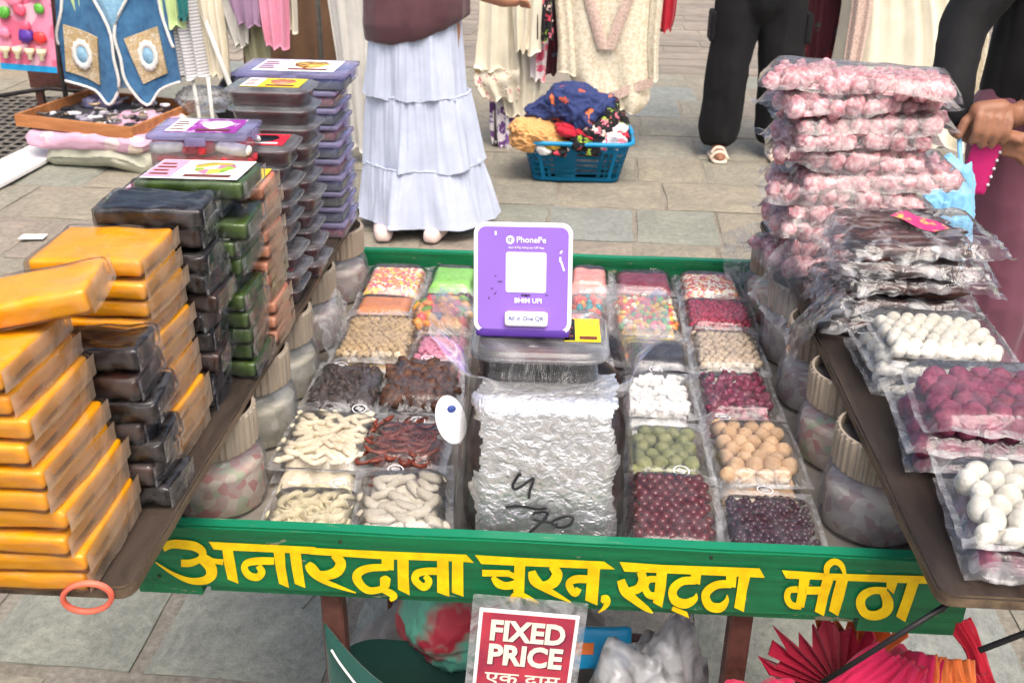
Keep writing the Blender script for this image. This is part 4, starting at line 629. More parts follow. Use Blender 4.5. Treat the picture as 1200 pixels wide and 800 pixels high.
def bagfilm(name, w, d, h, m, seed, flap=.2, margin=.008, wr=.0015, nu=26, nv=30, floor=0.0, under=False, droop=0.0):
    """pillow-shaped zip bag: two sheets joined at the rim, puffed over the fill, a flat flap at the back"""
    off = Vector((seed*2.7, seed*1.9, seed))
    def prof(u, v):
        eu = min(u, 1-u)*w; ev = min(v*d, max(0, (1-flap-v))*d)
        e = min(1, max(0, (eu-margin))/(.02))*min(1, max(0, (ev-margin*.7))/(.02))
        return math.sqrt(max(0, e*(2-e)))
    def pos(u, v, top):
        x, y = (u-.5)*w, (v-.5)*d
        q = mn.noise_vector(Vector((x*28, y*28, 0))+off); q2 = mn.noise_vector(Vector((x*9, y*9, 5))+off)
        ed = max(abs(u-.5), abs(v-.5))*2
        x += q2.x*.004*ed; y += q2.y*.004*ed
        p = prof(u, v); zr = h*.30-droop*(.6+.8*q2.x)+q2.z*.006*ed      # the rim hangs at a third of the height, wavy
        if v > 1-flap: zr += (v-(1-flap))*d*.12*q2.x
        rd = ridge(Vector((x*16+q2.x, y*16+q2.y, 3))+off)+.6*ridge(Vector((x*40+q2.x*2, y*40, 9))+off)
        if top: z = zr*(1-p)+h*p+q.z*wr*(1.2-p*.7)+rd*wr*1.1*(1.25-p)
        else: z = zr*(1-p)+.0005*p
        return (x, y, (z if droop else max(.0003, z))+floor)
    V, F = [], []; A = {}
    for j in range(nv+1):
        for i in range(nu+1):
            A[(i, j, 1)] = len(V); V.append(pos(i/nu, j/nv, True))
    for j in range(nv+1):
        for i in range(nu+1):
            if i in (0, nu) or j in (0, nv): A[(i, j, 0)] = A[(i, j, 1)]
            elif under: A[(i, j, 0)] = len(V); V.append(pos(i/nu, j/nv, False))
    for j in range(nv):
        for i in range(nu):
            F.append((A[i, j, 1], A[i+1, j, 1], A[i+1, j+1, 1], A[i, j+1, 1]))
            if under: F.append((A[i, j, 0], A[i, j+1, 0], A[i+1, j+1, 0], A[i+1, j, 0]))
    me = mesh(name, V, F, [m, M['film_rim']] if m == M['film'] else m)
    if m == M['film']:
        for p_ in me.polygons:
            if prof(min(1, max(0, p_.center.x/w+.5)), min(1, max(0, p_.center.y/d+.5))) < .35: p_.material_index = 1
    return me

def ring_mark(name, r, m, seed=0):
    V, F = [], []; n = 24
    for k in range(n):
        th = 2*math.pi*k/n; V += [(r*math.cos(th), r*math.sin(th), 0), (r*.86*math.cos(th), r*.86*math.sin(th), 0)]
    for k in range(n): a = 2*k; b = 2*((k+1) % n); F.append((a, b, b+1, a+1))
    b = len(V)
    for i, y in enumerate((-.3, -.05, .2)):
        V += [(-.5*r, y*r, 0), (.5*r, y*r, 0), (.5*r, (y+.12)*r, 0), (-.5*r, (y+.12)*r, 0)]; F.append(tuple(b+4*i+q for q in range(4)))
    return mesh(name, V, F, m, False)
M['bagprint'] = mat('white_bag_print', (226, 228, 232), .5, vary=.03)
RING = ring_mark('printed_mark', .011, M['bagprint'])

def hexfill(w, d, s, rnd, jit=.12, y0=None, y1=None, ax=1):
    y0 = -d/2 if y0 is None else y0; y1 = d/2 if y1 is None else y1
    out = []; y = y0+s/2; row = 0
    while y < y1-s*.3:
        x = -w/2+s*ax/2+(s*ax/2 if row % 2 else 0)
        while x < w/2-s*ax*.35:
            out.append((x+rnd.uniform(-jit, jit)*s*ax, y+rnd.uniform(-jit, jit)*s)); x += s*ax
        y += s*.87; row += 1
    return out

def packet(label, cx, cy, z, w, d, h, pieces, bed, sp, rz=0, tilt=0, seed=0, flap=.2, name='candy_packet', piece='sweet', group='sweet packets laid out in the tray', rot3=True, keep=1.0, filmm='film', mark=True, jit=.15, zo=0, ax=1, rzr=6.3):
    """zip bag: film, the sweets one can pick apart (one object each), and the heap beneath them"""
    rnd = random.Random(seed*13+5)
    t = thing(name, label, 'candy packet', (cx, cy, z), (tilt, 0, rz), group)
    if bed:
        b = obj('sweet_heap', heap('sweet_heap', w-(.042 if pieces else .022), d*(1-flap)-(.045 if pieces else .02), h-.005 if not pieces else max(.006, h-sp*.8), M[bed[0]], bed[1], bed[2], bed[3], seed), t, (0, -d*flap/2, .001)); b['kind'] = 'stuff'
    if pieces:
        for (x, y) in hexfill(w-.024, 0, sp, rnd, jit, -d/2+.012, d/2-d*flap-.008, ax):
            if rnd.random() > keep: continue
            e = 1 if not rot3 else 0
            r = (rnd.uniform(0, 6.3), rnd.uniform(0, 6.3), rnd.uniform(0, 6.3)) if rot3 else (rnd.uniform(-.25, .25), rnd.uniform(-.25, .25), rnd.uniform(-rzr, rzr))
            zz = h-sp*.52-.001+zo+rnd.uniform(-.0015, .0008)
            ed = min(1, (w/2-abs(x))/.03, (y+d/2)/.03); zz -= (1-max(0, ed))*h*.28
            s_ = rnd.uniform(.88, 1.1)
            obj(piece, rnd.choice(pieces), t, (x, y, max(sp*.3, zz)), r, (s_, s_, s_))
    obj('film', bagfilm('film', w, d, h+.001, M[filmm], seed, flap), t)
    if mark: obj('printed_mark', RING, t, (w*rnd.uniform(-.25, .25), d/2-d*flap*rnd.uniform(.5, 1.6), h*.62+.004), (.12*rnd.uniform(-1, 1), .1, rnd.uniform(-.5, .5)))
    return t

def spacer(label, cx, cy, z, w, d, h, bed, seed, rz=0):
    t = thing('candy_packet', label, 'candy packet', (cx, cy, z), (0, 0, rz), 'sweet packets lying under the top ones')
    b = obj('sweet_heap', heap('sweet_heap', w-.02, d*.86, h-.003, M[bed[0]], bed[1], bed[2], bed[3], seed), t, (0, -.008, .001)); b['kind'] = 'stuff'
    obj('film', bagfilm('film', w, d, h, M['film'], seed+50, .12, nu=18, nv=20), t)

BALL = lambda n, r, m, **k: [ico(n, r, M[m], 3, **k)]
S_choc = BALL('sweet', .0068, 'choc'); S_gr = BALL('sweet', .0048, 'grape')
S_beige = [ico('sweet', .0125, M['beige'], 3, .1, 1.6, i) for i in range(4)]
S_goose = [ico('sweet', .0115, M['gooseb'], 3, .14, 1.6, i) for i in range(4)]
S_cube = [rounded('sweet', .0155, .0145, .011, .002, M['cube'], 3, .0012, 90, i, False) for i in range(4)]
S_burg = [ico('sweet', .0085, M['burg'], 3, .25, 1.5, i, (1, .9, .7)) for i in range(4)]
S_bead = BALL('sweet', .0056, 'bead', amp=.1)
S_bean = [ico('sweet', .0062, M['jellybean'], 2, .08, 1.5, i, (1.25, .85, .85)) for i in range(3)]
S_oj = [ico('sweet', .0085, M['ojelly'], 2, .1, 1.5, i, (1.3, .85, .8)) for i in range(3)]
S_jel = [ico('sweet', .012, M['jelly'], 3, .3, 1.2, i, (1.1, .9, .7)) for i in range(5)]
S_pale = [stick('sweet', .032, .0052, M['pale'], i, .12*i, .3) for i in range(4)]
S_cash = [stick('sweet', .036, .0066, M['cashew'], i, 1.1+.3*i, .35, 8, 9) for i in range(4)]
S_gh = [stick('sweet', .04, .0072, M['ghost'], i, .1, .18) for i in range(4)]
S_red = [stick('sweet', .05, .004, M['redstrip'], i, .9*i, .6, 6, 9) for i in range(4)]
S_rai = [ico('sweet', .0095, M['raisin'], 2, .55, 2.2, i, (1.5, 1, .6)) for i in range(5)]
S_bro = [ico('sweet', .013, M['brownc'], 3, .5, 2.4, i, (1.2, 1, .7)) for i in range(5)]
S_bc = [rounded('sweet', .0105, .0105, .0095, .0025, M['beigec'], 3, .0012, 120, i, False) for i in range(3)]
S_pc = [rounded('sweet', .012, .0115, .01, .004, M['pinkc'], 3, .0012, 120, i, False) for i in range(3)]
S_cr = [ico('sweet', .0045, M['crimson'], 2, .25, 2, i) for i in range(3)]
Z1 = ZF+.024
top = [
 # label, cx, cy, w, d, h, pieces, bed(mat, n, bump, scale), spacing, extras
 ('packet of pale cream curled nut pieces beside the front board and the jar', -.294, .078, .118, .118, .03, S_cash, ('cashew', 26, .004, 60), .0150, dict(jit=.3, flap=.1, rot3=False, zo=-.002, ax=1.5)),
 ('packet of chunky floury white sticks at the front beside the silver block', -.182, .108, .124, .158, .034, S_gh, ('ghost', 26, .004, 60), .0165, dict(jit=.3, rot3=False, ax=1.9, rzr=1.2, rz=.12, flap=.12, tilt=.05)),
 ('packet of smooth ivory seed-shaped sweets, second from the front next to the jars', -.312, .255, .130, .158, .03, S_pale, ('pale', 26, .004, 70), .0112, dict(jit=.3, rot3=False, ax=2.3, rzr=.9, flap=.08)),
 ('packet of glossy red-brown strips beside the white oval lid', -.197, .262, .115, .150, .03, S_red, ('redstrip', 30, .006, 70), .0085, dict(jit=.4, flap=.25, rot3=False, ax=3, rzr=1.0)),
 ('packet of dark wrinkled dried fruit beside the jars', -.316, .412, .116, .148, .028, S_rai, ('raisin', 26, .006, 60), .0125, dict(jit=.3, flap=.12)),
 ('packet of brown knobbly dried chunks, open end toward the big bag', -.200, .424, .126, .160, .034, S_bro, ('brownc', 26, .006, 50), .018, dict(jit=.25, flap=.1)),
 ('packet of small beige square nuggets in neat rows', -.300, .600, .138, .200, .03, S_bc, ('beigec', 26, .003, 80), .0120, dict(jit=.1, flap=.18)),
 ('packet of dusty pink nuggets beside the beige nuggets', -.186, .562, .100, .120, .028, S_pc, ('pinkc', 26, .003, 80), .0125, dict(jit=.2, flap=.2)),
 ('thin packet of plain orange powder near the back', -.315, .742, .112, .100, .02, None, ('orangep', 24, .001, 30), .01, dict(flap=.15)),
 ('packet of large mixed fruit jellies in several colours', -.200, .700, .118, .165, .032, S_jel, ('orangep', 26, .004, 60), .0185, dict(jit=.25, flap=.12)),
 ('packet of tiny pink and yellow sugar confetti at the back', -.312, .846, .122, .150, .03, None, ('confetti', 44, .004, 220), .01, dict(flap=.08, mark=False)),
 ('packet of light green fennel sweets in the back row', -.200, .862, .100, .132, .03, None, ('greenp', 44, .0035, 220), .01, dict(flap=.1, mark=False)),
 ('packet of shiny maroon balls at the front beside the silver block', .163, .112, .122, .160, .03, S_choc, ('choc', 26, .004, 70), .0131, dict(jit=.12, flap=.02, rz=-.04, tilt=.06)),
 ('packet of small dark plum balls in the front corner', .287, .100, .126, .150, .024, S_gr, ('grape', 26, .003, 100), .0094, dict(jit=.25, flap=.12, keep=.86)),
 ('packet of large dusty olive green balls', .168, .263, .120, .160, .03, S_goose, ('gooseb', 26, .005, 40), .0215, dict(jit=.2, flap=.16)),
 ('packet of large beige dusted balls beside the jars', .292, .266, .126, .168, .032, S_beige, ('beige', 26, .005, 40), .0235, dict(jit=.14, flap=.06)),
 ('packet of white sugar cubes', .165, .428, .120, .146, .028, S_cube, ('cube', 26, .004, 60), .0155, dict(jit=.25, rot3=False, flap=.08)),
 ('packet of dark burgundy wrapped sweets', .290, .436, .122, .156, .03, S_burg, ('burg_d', 26, .006, 60), .0155, dict(jit=.3, flap=.12)),
 ('packet of fine black seeds behind the sugar cubes', .176, .578, .112, .125, .024, None, ('blackf', 40, .003, 200), .01, dict(flap=.18)),
 ('narrow packet of black dried pieces against the clear tub', .100, .580, .056, .120, .026, None, ('blackf', 30, .006, 70), .01, dict(flap=.1, mark=False)),
 ('packet of many pale beige beads', .295, .594, .124, .160, .026, S_bead, ('bead', 26, .003, 90), .0112, dict(jit=.2, flap=.1)),
 ('packet of bright mixed jelly beans', .168, .728, .127, .172, .03, S_bean, ('jellybean', 26, .004, 80), .0120, dict(jit=.3, flap=.12)),
 ('packet of small crimson seeds behind the beige beads', .300, .744, .130, .148, .026, S_cr, ('crimson', 30, .003, 120), .0088, dict(jit=.3, flap=.14)),
 ('packet of orange and red jellies half hidden by the purple stand', .062, .737, .082, .148, .03, S_oj, ('pinkm', 26, .004, 60), .0150, dict(jit=.25, flap=.12)),
 ('packet of dark burgundy flakes in the back row', .170, .880, .122, .118, .028, None, ('burg_d', 40, .006, 120), .01, dict(flap=.1)),
 ('packet of red and white fennel mix in the back corner', .298, .872, .122, .128, .03, None, ('mixseed', 44, .0035, 200), .01, dict(flap=.08, mark=False)),
 ('packet of salmon pink sweet lumps behind the purple stand', .064, .880, .086, .12, .034, None, ('pinkm', 30, .008, 40), .01, dict(flap=.1, mark=False)),
]
for i, (lab, cx, cy, w_, d_, h_, pcs, bed, sp, ex) in enumerate(top):
    z = Z1
    spacer(lab.split(' beside')[0].split(' at the')[0].split(',')[0].split(' half')[0].split(' in the')[0].split(' next')[0].split(' behind')[0].split(' near')[0].split(' against')[0].split(' in neat')[0]+', the lower one underneath', cx+random.uniform(-.004, .004), cy-.004, ZF+.001, w_*.97, d_*.95, .0235, (bed[0], 26, max(.003, bed[2]), min(bed[3], 80)), 100+i, random.uniform(-.04, .04))
    ex = dict(ex); rz = ex.pop('rz', random.uniform(-.03, .03))
    packet(lab, cx, cy, z, w_+.007, d_+.006, h_, pcs, bed, sp, rz=rz, seed=i+1, **ex)
# ------------------------------------------------------------------ centre: foil block, tub, payment stand, oval lid
FA, FB = Vector((0, .058, .735)), Vector((0, .092, .905)); FS = (FB-FA).normalized(); FN = Vector((0, -FS.z, FS.y))
def foil_mat():
    a = NT('crumpled_silver_foil'); p = a.n('BsdfPrincipled', Metallic=.8, Roughness=.24)
    n1 = a.noise(70, 4, .6, dist=1.2); n2 = a.noise(22, 3, .55, dist=.8)
    a.l(a.ramp(n1, [(.3, lin((222, 224, 226))), (.6, lin((250, 250, 250)))]), p.inputs['Base Color'])
    vo = a.n('TexVoronoi', feature='DISTANCE_TO_EDGE', Scale=42.0)
    mp = a.n('Mapping'); mp.inputs['Scale'].default_value = (.7, 1, 1.1); a.l(a.co(), mp.inputs[0]); a.l(mp.outputs[0], vo.inputs['Vector'])
    h = a.mix(.5, n1, a.mix(.45, n2, vo.outputs['Distance'])); a.l(a.bump(h, 1.0, .006), p.inputs['Normal'])
    a.l(p.outputs[0], a.out.inputs[0]); return a.m
M['foil'] = foil_mat()
blk = thing('tamarind_block', 'big dark tamarind block wrapped in torn silver foil with a handwritten price', 'food block', (0, 0, 0))
def block_fn(p):
    t = (p.z+.1)/.2                       # 0 at the base, 1 at the top
    p.y += .04*t; p.x *= 1.04-.10*t*t
    return p
obj('block', rounded('block', .200, .16, .19, .03, M['tamarind2'], 14, .006, 22, 4, True, block_fn), blk, (0, .152, ZF+.001))
def foil_sheet():
    nu, nv = 110, 130; V = {}
    bm = bmesh.new()
    for j in range(nv+1):
        for i in range(nu+1):
            u, v = i/nu, j/nv
            x = (u-.5)*.196*(1.02-.14*max(0, v-.4)**1.5)
            s_ = v*.27-.012
            if s_ < .165: p = FA+FS*s_
            else:
                ph = min(1, (s_-.165)/.03); q = FA+FS*.165
                p = q+FS*(.018*math.sin(ph*1.35))+Vector((0, .022*(1-math.cos(ph*1.35)), 0))+Vector((0, max(0, s_-.195), 0))
            k = max(0, abs(x)-.072)/.026; p = p+Vector((0, .02*k*k, 0))
            p = p+FN*(.0045+.0020*mn.noise(Vector((x*18, s_*16, 0)))+.0005*ridge(Vector((x*40, s_*46, 4)))+.0003*mn.noise(Vector((x*150, s_*200, 4))))
            V[i, j] = bm.verts.new((x, p.y, p.z))
    for j in range(nv):
        for i in range(nu):
            u, v = (i+.5)/nu, (j+.5)/nv
            ed = min(u, 1-u)*1.1; lim = .05+.13*max(0, mn.noise(Vector((v*4, 3 if u < .5 else 9, 0))))+.05*mn.noise(Vector((v*9, u*4, 2)))+.02*mn.noise(Vector((v*31, u*9, 5)))
            if u < .5 and .38 < v < .62: lim += .05
            if ed < lim: continue
            bm.faces.new((V[i, j], V[i+1, j], V[i+1, j+1], V[i, j+1]))
    bmesh.ops.delete(bm, geom=[v for v in bm.verts if not v.link_faces], context='VERTS')
    return bm_mesh('foil', bm, M['foil'], True)
fo = obj('foil', foil_sheet(), blk)
MARK = [[(-.0289,.0902),(-.0302,.0934),(-.0343,.086),(-.0378,.078),(-.0358,.0731),(-.0291,.0758),(-.0141,.0876),(-.0134,.0831),(-.0167,.0724),(-.0177,.0611)],
 [(-.0463,.0485),(-.0334,.0507),(-.0211,.0503),(-.0087,.0479),(.0049,.0496)],
 [(-.0121,.0401),(-.0085,.0432),(.005,.044),(.004,.0375),(-.0032,.0292),(-.0182,.0136)],
 [(-.012,.0341),(-.0007,.0313),(.0116,.0312)],
 [(.0185,.0289),(.0123,.0286),(.0128,.0326),(.0237,.0385),(.0335,.0403),(.0373,.0372),(.0339,.0296),(.0242,.0251),(.0155,.0254)]]
bm = bmesh.new()
for st in MARK:
    pts = smooth_path([(x, s_, 0) for x, s_ in st], 4); pa = []
    for i, p in enumerate(pts):
        t = (pts[min(i+1, len(pts)-1)]-pts[max(i-1, 0)]).normalized(); n = Vector((-t.y, t.x, 0))*.0017
        e = []
        for sg in (1, -1):
            q = p+n*sg; w3 = FA+FS*q.y+FN*.0105; e.append(bm.verts.new((q.x, w3.y, w3.z)))
        pa.append(e)
    for i in range(len(pa)-1): bm.faces.new((pa[i][0], pa[i+1][0], pa[i+1][1], pa[i][1]))
obj('marker_writing', bm_mesh('marker_writing', bm, M['ink']), fo)
def mouth_bag():
    V, F = [], []; n = 96
    lv_ = [(.112, .110, .715, .125), (.113, .108, .76, .132), (.110, .104, .83, .143), (.104, .098, .89, .158), (.100, .094, .915, .168), (.103, .098, .935, .178), (.112, .100, .958, .185), (.128, .104, .982, .190)]
    nl = len(lv_); lv_ = [tuple(p)+(q.x,) for p, q in zip(smooth_path([l[:3] for l in lv_], 3), smooth_path([(l[3], 0, 0) for l in lv_], 3))]
    for jj, (a_, b_, z, cy) in enumerate(lv_):
        j = jj/3
        for k in range(n):
            th = 2*math.pi*k/n; c, s_ = math.cos(th), math.sin(th)
            e = .42; x = math.copysign(abs(c)**e, c)*a_; y = math.copysign(abs(s_)**e, s_)*b_
            q = mn.noise_vector(Vector((x*26, y*26, z*22))); am = .003+.0045*max(0, j-3)
            x += q.x*am; y += q.y*am; zz = z+(q.z*.012 if j > 5 else 0)
            if j > 5: zz -= .05*max(0, -s_)**2*(j-5)/2       # the front lip of the mouth hangs low
            if j > 6: x *= 1+.16*(j-6)*abs(c)**3; zz += .010*(j-6)*abs(c)**3
            V.append((x, y+cy, max(zz, ZF+.002)))
    for j in range(len(lv_)-1):
        for k in range(n): F.append((j*n+k, j*n+(k+1) % n, (j+1)*n+(k+1) % n, (j+1)*n+k))
    me = mesh('plastic_bag', V, F, [M['bag_mouth'], M['bag_body']])
    for p in me.polygons: p.material_index = 1 if p.center.z < .928 else 0
    return me
tag(obj('plastic_bag', mouth_bag()), 'large open clear plastic bag round the silver block and clear tub', 'plastic bag')

def tub_meshes(w, d, h, key):
    def loop(pr, m, name, n=64, e=.32):
        V, F = [], []
        for (k, z) in pr:
            for i in range(n):
                th = 2*math.pi*i/n; c, s_ = math.cos(th), math.sin(th)
                V.append((math.copysign(abs(c)**e, c)*w/2*k, math.copysign(abs(s_)**e, s_)*d/2*(1-(1-k)*w/d), z))
        for j in range(len(pr)-1):
            for i in range(n): F.append((j*n+i, j*n+(i+1) % n, (j+1)*n+(i+1) % n, (j+1)*n+i))
        F.append(tuple((len(pr)-1)*n+i for i in range(n)))
        if pr[0][0] < .99: F.append(tuple(range(n))[::-1])
        return mesh(name, V, F, m)
    body = loop([(.84, 0), (.87, .004), (.91, h*.72), (.97, h*.75), (1.0, h*.78)], M[key], 'tub')
    lid = loop([(1.0, h*.785), (1.015, h*.80), (1.015, h*.86), (.97, h*.885), (.93, h*.88), (.915, h*.985), (.88, h), (.5, h*1.0)], M[key], 'lid')
    fill = loop([(.80, .002), (.84, .006), (.88, h*.68), (.80, h*.71), (.3, h*.70)], None, 'filling', 48)
    return body, lid, fill
tm = tub_meshes(.172, .15, .052, 'tub')
t = thing('clear_tub', 'clear lidded tub of dark sweets under the purple stand', 'tub', (-.012, .205, .906), (0, 0, .02))
obj('tub', tm[0], t); obj('lid', tm[1], t); f_ = tm[2].copy(); f_.materials.append(M['tamarind']); obj('filling', f_, t)
STR0 = [stick('jelly_strip', .13, .0042, M['dark_in'], i, .08, .2, 6, 7) for i in range(3)]
for k in range(13): obj('jelly_strip', STR0[k % 3], t, (0, -.054+.009*k, .036), (0, 0, .05*math.sin(k*2.1)))
TUB0 = t

def rr_plate(name, w, h, r, t_, m, n=8):
    bm = bmesh.new(); pts = []
    for (cx, cy, a0) in ((w/2-r, h/2-r, 0), (-w/2+r, h/2-r, 90), (-w/2+r, -h/2+r, 180), (w/2-r, -h/2+r, 270)):
        for k in range(n+1):
            th = RAD(a0+90*k/n); pts.append((cx+r*math.cos(th), cy+r*math.sin(th)))
    vs0 = [bm.verts.new((x, y, 0)) for x, y in pts]; f = bm.faces.new(vs0)
    e = bmesh.ops.extrude_face_region(bm, geom=[f]); bmesh.ops.translate(bm, vec=(0, 0, t_), verts=[v for v in e['geom'] if isinstance(v, bmesh.types.BMVert)])
    bm.faces.ensure_lookup_table()
    bmesh.ops.recalc_face_normals(bm, faces=bm.faces[:])
    return bm_mesh(name, bm, m)
# local frame of the stand: x across, y up the face, z out of the face towards the buyer
qs = thing('payment_stand', 'purple payment stand with a white rim and a white square code panel', 'payment stand', (-.034, .178, .9595), (RAD(76), RAD(-1.5), RAD(-2)))
QW, QH = .122, .138
obj('rim', rr_plate('rim', QW, QH, .014, .007, M['white']), qs, (0, QH/2+.006, .0))
obj('face_panel', rr_plate('face_panel', QW-.010, QH-.010, .010, .0015, M['purple']), qs, (0, QH/2+.006, .0062))
obj('base', rounded('base', .118, .014, .03, .005, M['deep_purple'], 5), qs, (0, .007, -.022))
obj('back_shell', rr_plate('back_shell', QW-.012, QH-.02, .012, .018, M['deep_purple']), qs, (0, QH/2+.004, -.0185))
obj('white_square', rr_plate('white_square', .050, .050, .003, .0012, M['white_card']), qs, (.004, .083, .0072))
obj('brand_lettering', text_mesh('brand_lettering', 'PhonePe', .0105, M['white'], .00012), qs, (.010, .123, .0081))
obj('brand_roundel', rr_plate('brand_roundel', .0104, .0104, .0051, .0006, M['white']), qs, (-.016, .123, .0074))
bm = bmesh.new()
for (x0, x1, y0, y1) in ((-.0026, .0026, .0012, .0021), (.0002, .0011, -.0030, .0012), (-.0022, -.0013, -.0014, .0012), (-.0022, .0011, -.0018, -.0010)): add_box(bm, x0, x1, y0, y1, 0, .0003)
obj('brand_sign', bm_mesh('brand_sign', bm, M['deep_purple']), qs, (-.016, .123, .0081))
obj('small_print', text_mesh('small_print', 'Scan & Pay Using any UPI App', .0036, M['white'], .00003), qs, (.004, .1135, .0080))
obj('small_print', text_mesh('small_print', '4K@ybl', .0036, M['ink'], .00003), qs, (.004, .0545, .0080))
obj('payment_lettering', text_mesh('payment_lettering', 'BHIM UPI', .0085, M['white'], .0002), qs, (.007, .0475, .0081))
tabm = rounded('tab', .054, .019, .010, .004, M['white'], 5)
tb = obj('tab', tabm, qs, (.005, .0245, .0045), (RAD(-4), 0, 0))
obj('tab_lettering', text_mesh('tab_lettering', 'All in One QR', .0075, M['blue_ink'], .00006), tb, (0, .001, .0102))
bm = bmesh.new(); rq = random.Random(4)
for (x, y, l, a) in ((-.038, .062, .003, .7), (-.034, .056, .004, .9), (-.042, .05, .003, 1.2), (-.028, .071, .006, .1), (.030, .055, .003, .1), (-.034, .078, .002, .5)):
    Mx = Matrix.Translation((x, y, .0078)) @ Matrix.Rotation(a, 4, 'Z'); add_box(bm, -l/2, l/2, -.0005, .0005, 0, .0002, 0, Mx)
obj('scuff', bm_mesh('scuff', bm, M['ink']), qs)
bm = bmesh.new()
for (x, y, l, a) in ((.049, .092, .013, 1.9), (.047, .109, .004, .9), (-.034, .131, .005, 1.6), (.046, .100, .006, 1.5)):
    Mx = Matrix.Translation((x, y, .0078)) @ Matrix.Rotation(a, 4, 'Z'); add_box(bm, -l/2, l/2, -.0012, .0012, 0, .0002, 0, Mx)
obj('chipped_edge', bm_mesh('chipped_edge', bm, M['white']), qs)

t = thing('oval_lid', 'white oval plastic lid with a blue oval mark leaning on the big bag', 'lid', (-.120, .125, .866), (RAD(62), RAD(-12), RAD(12)))
obj('dish', lathe('dish', [(.002, 0), (.0185, .0), (.0205, .001), (.0225, .003), (.0215, .0042), (.0195, .0025), (.002, .0022)], M['white'], 40, None, (.85, 1.4)), t)
obj('blue_mark', lathe('blue_mark', [(.0055, .0024), (.0052, .003), (.001, .0031)], M['blue_ink'], 24, None, (1, .85)), t, (.004, .013, 0))

# ------------------------------------------------------------------ plank 1: columns of wrapped slabs, tubs and boxes
def slab_pack(name, label, cat, loc, size, seed, m, rot=(0, 0, 0), group=None, lab=None, ends=True):
    w_, d_, h_ = size
    t = thing(name, label, cat, loc, rot, group)
    key = (w_, d_, h_, m, seed % 4)
    if key not in _sp:
        _sp[key] = (rounded('slab', w_-.008, d_-.008, h_-.003, min(.0045, h_*.3), M[m], 12, .0042 if 'tam' in m else .0018, 34 if 'tam' in m else 26, seed % 4), rounded('wrapper', w_, d_, h_, min(.006, h_*.35), M['wrap' if m in ('mango', 'mango_deep', 'peach') else 'wrap_dark'], 14, .0034 if 'tam' in m else .0018, 44, seed % 4+7),
                    end_fold(d_, h_, seed % 4, m))
    a_, b_, c_ = _sp[key]
    obj('slab', a_, t, (0, 0, .0012)); obj('wrapper', b_, t)
    if ends: obj('wrapper_fold', c_, t, (w_/2-.001, 0, 0))
    if lab:
        label_parts(t, -w_*.42, w_*.44, -d_*.43, d_*.43, h_+.0012, *PRINT[lab])
    return t
_sp = {}
def end_fold(d, h, seed, m):
    """crumpled film folded over the end of a slab"""
    def fn(u, v):
        y = (u-.5)*d*.97; z = h*(.03+.94*v); q = mn.noise_vector(Vector((y*35, z*60, seed*3)))
        tri = abs(u-.5)*2
        return (.0018+.0022*(1-v)*(1-tri)+q.x*.0010, y, z+q.z*.0006)
    V, F = grid(22, 6, fn); return mesh('wrapper_fold', V, F, M['wrap_end' if m in ('mango', 'mango_deep', 'peach') else 'wrap_end_grey'])
def label_parts(parent, x0, x1, y0, y1, z, base, accent, pic, rz=0):
    """printed paper label: card, coloured band, picture patch and lines of small print"""
    lb = obj('label', box_mesh('label', x0, x1, y0, y1, 0, .0006, M[base]), parent, (0, 0, z), (0, 0, rz))
    w_, d_ = x1-x0, y1-y0
    obj('band', box_mesh('band', x0+.01*w_, x0+.30*w_, y0+.03*d_, y1-.03*d_, .0007, .0010, M[accent]), lb)
    if pic: obj('picture', lathe('picture', [(.5, .0007), (.5, .0011), (.01, .0012)], M[pic], 36, lambda th, i: 1+.07*math.sin(th*3)+.04*math.sin(th*7+1), (w_*.42, d_*.62)), lb, (x0+.64*w_, (y0+y1)/2+.08*d_, 0))
    bm = bmesh.new()
    for k in range(4): add_box(bm, x0+.05*w_, x0+(.24-.04*(k % 2))*w_, y0+(.16+.18*k)*d_, y0+(.24+.18*k)*d_, .0011, .0013)
    add_box(bm, x0+.42*w_, x0+.90*w_, y0+.08*d_, y0+.20*d_, .0011, .0014)
    q = obj('small_print', bm_mesh('small_print', bm, M['redstrip'] if base != 'red_label' else M['white_card']), lb); q['kind'] = 'stuff'
    return lb
PRINT = {'green_label': ('white_card', 'pinkcloth', 'green_label'), 'yellow_label': ('yellow_label', 'white_card', 'peach'), 'white_label': ('white_card', 'lilac_print', 'picture_print'), 'red_label': ('red_label', 'yellow_label', 'ink'), 'purple_label': ('purple_label', 'white_card', 'white_card')}
M['lilac_print'] = mat('lilac_print', (206, 200, 226), .5, vary=.05)
M['picture_print'] = mat('picture_print', (236, 190, 90), .5, col2=(120, 66, 40), nscale=60, thr=(.4, .6))
M['fruit_print'] = multi_pos('fruit_picture_print', [(150, 186, 60), (232, 206, 70), (206, 130, 160), (236, 236, 226), (120, 160, 50)], 55)
PRINT['green_label'] = ('white_card', 'pinkcloth', 'fruit_print')
label_parts(TUB0, .030, .076, -.034, .034, .0526, 'yellow_label', 'tamarind', None)
ORD = ['topmost', 'second from top', 'third from top', 'fourth from top', 'fifth from top', 'sixth from top', 'seventh from top', 'eighth from top', 'ninth from top', 'tenth from top', 'eleventh from top', 'twelfth from top', 'thirteenth from top', 'fourteenth from top']
rk = random.Random(21)
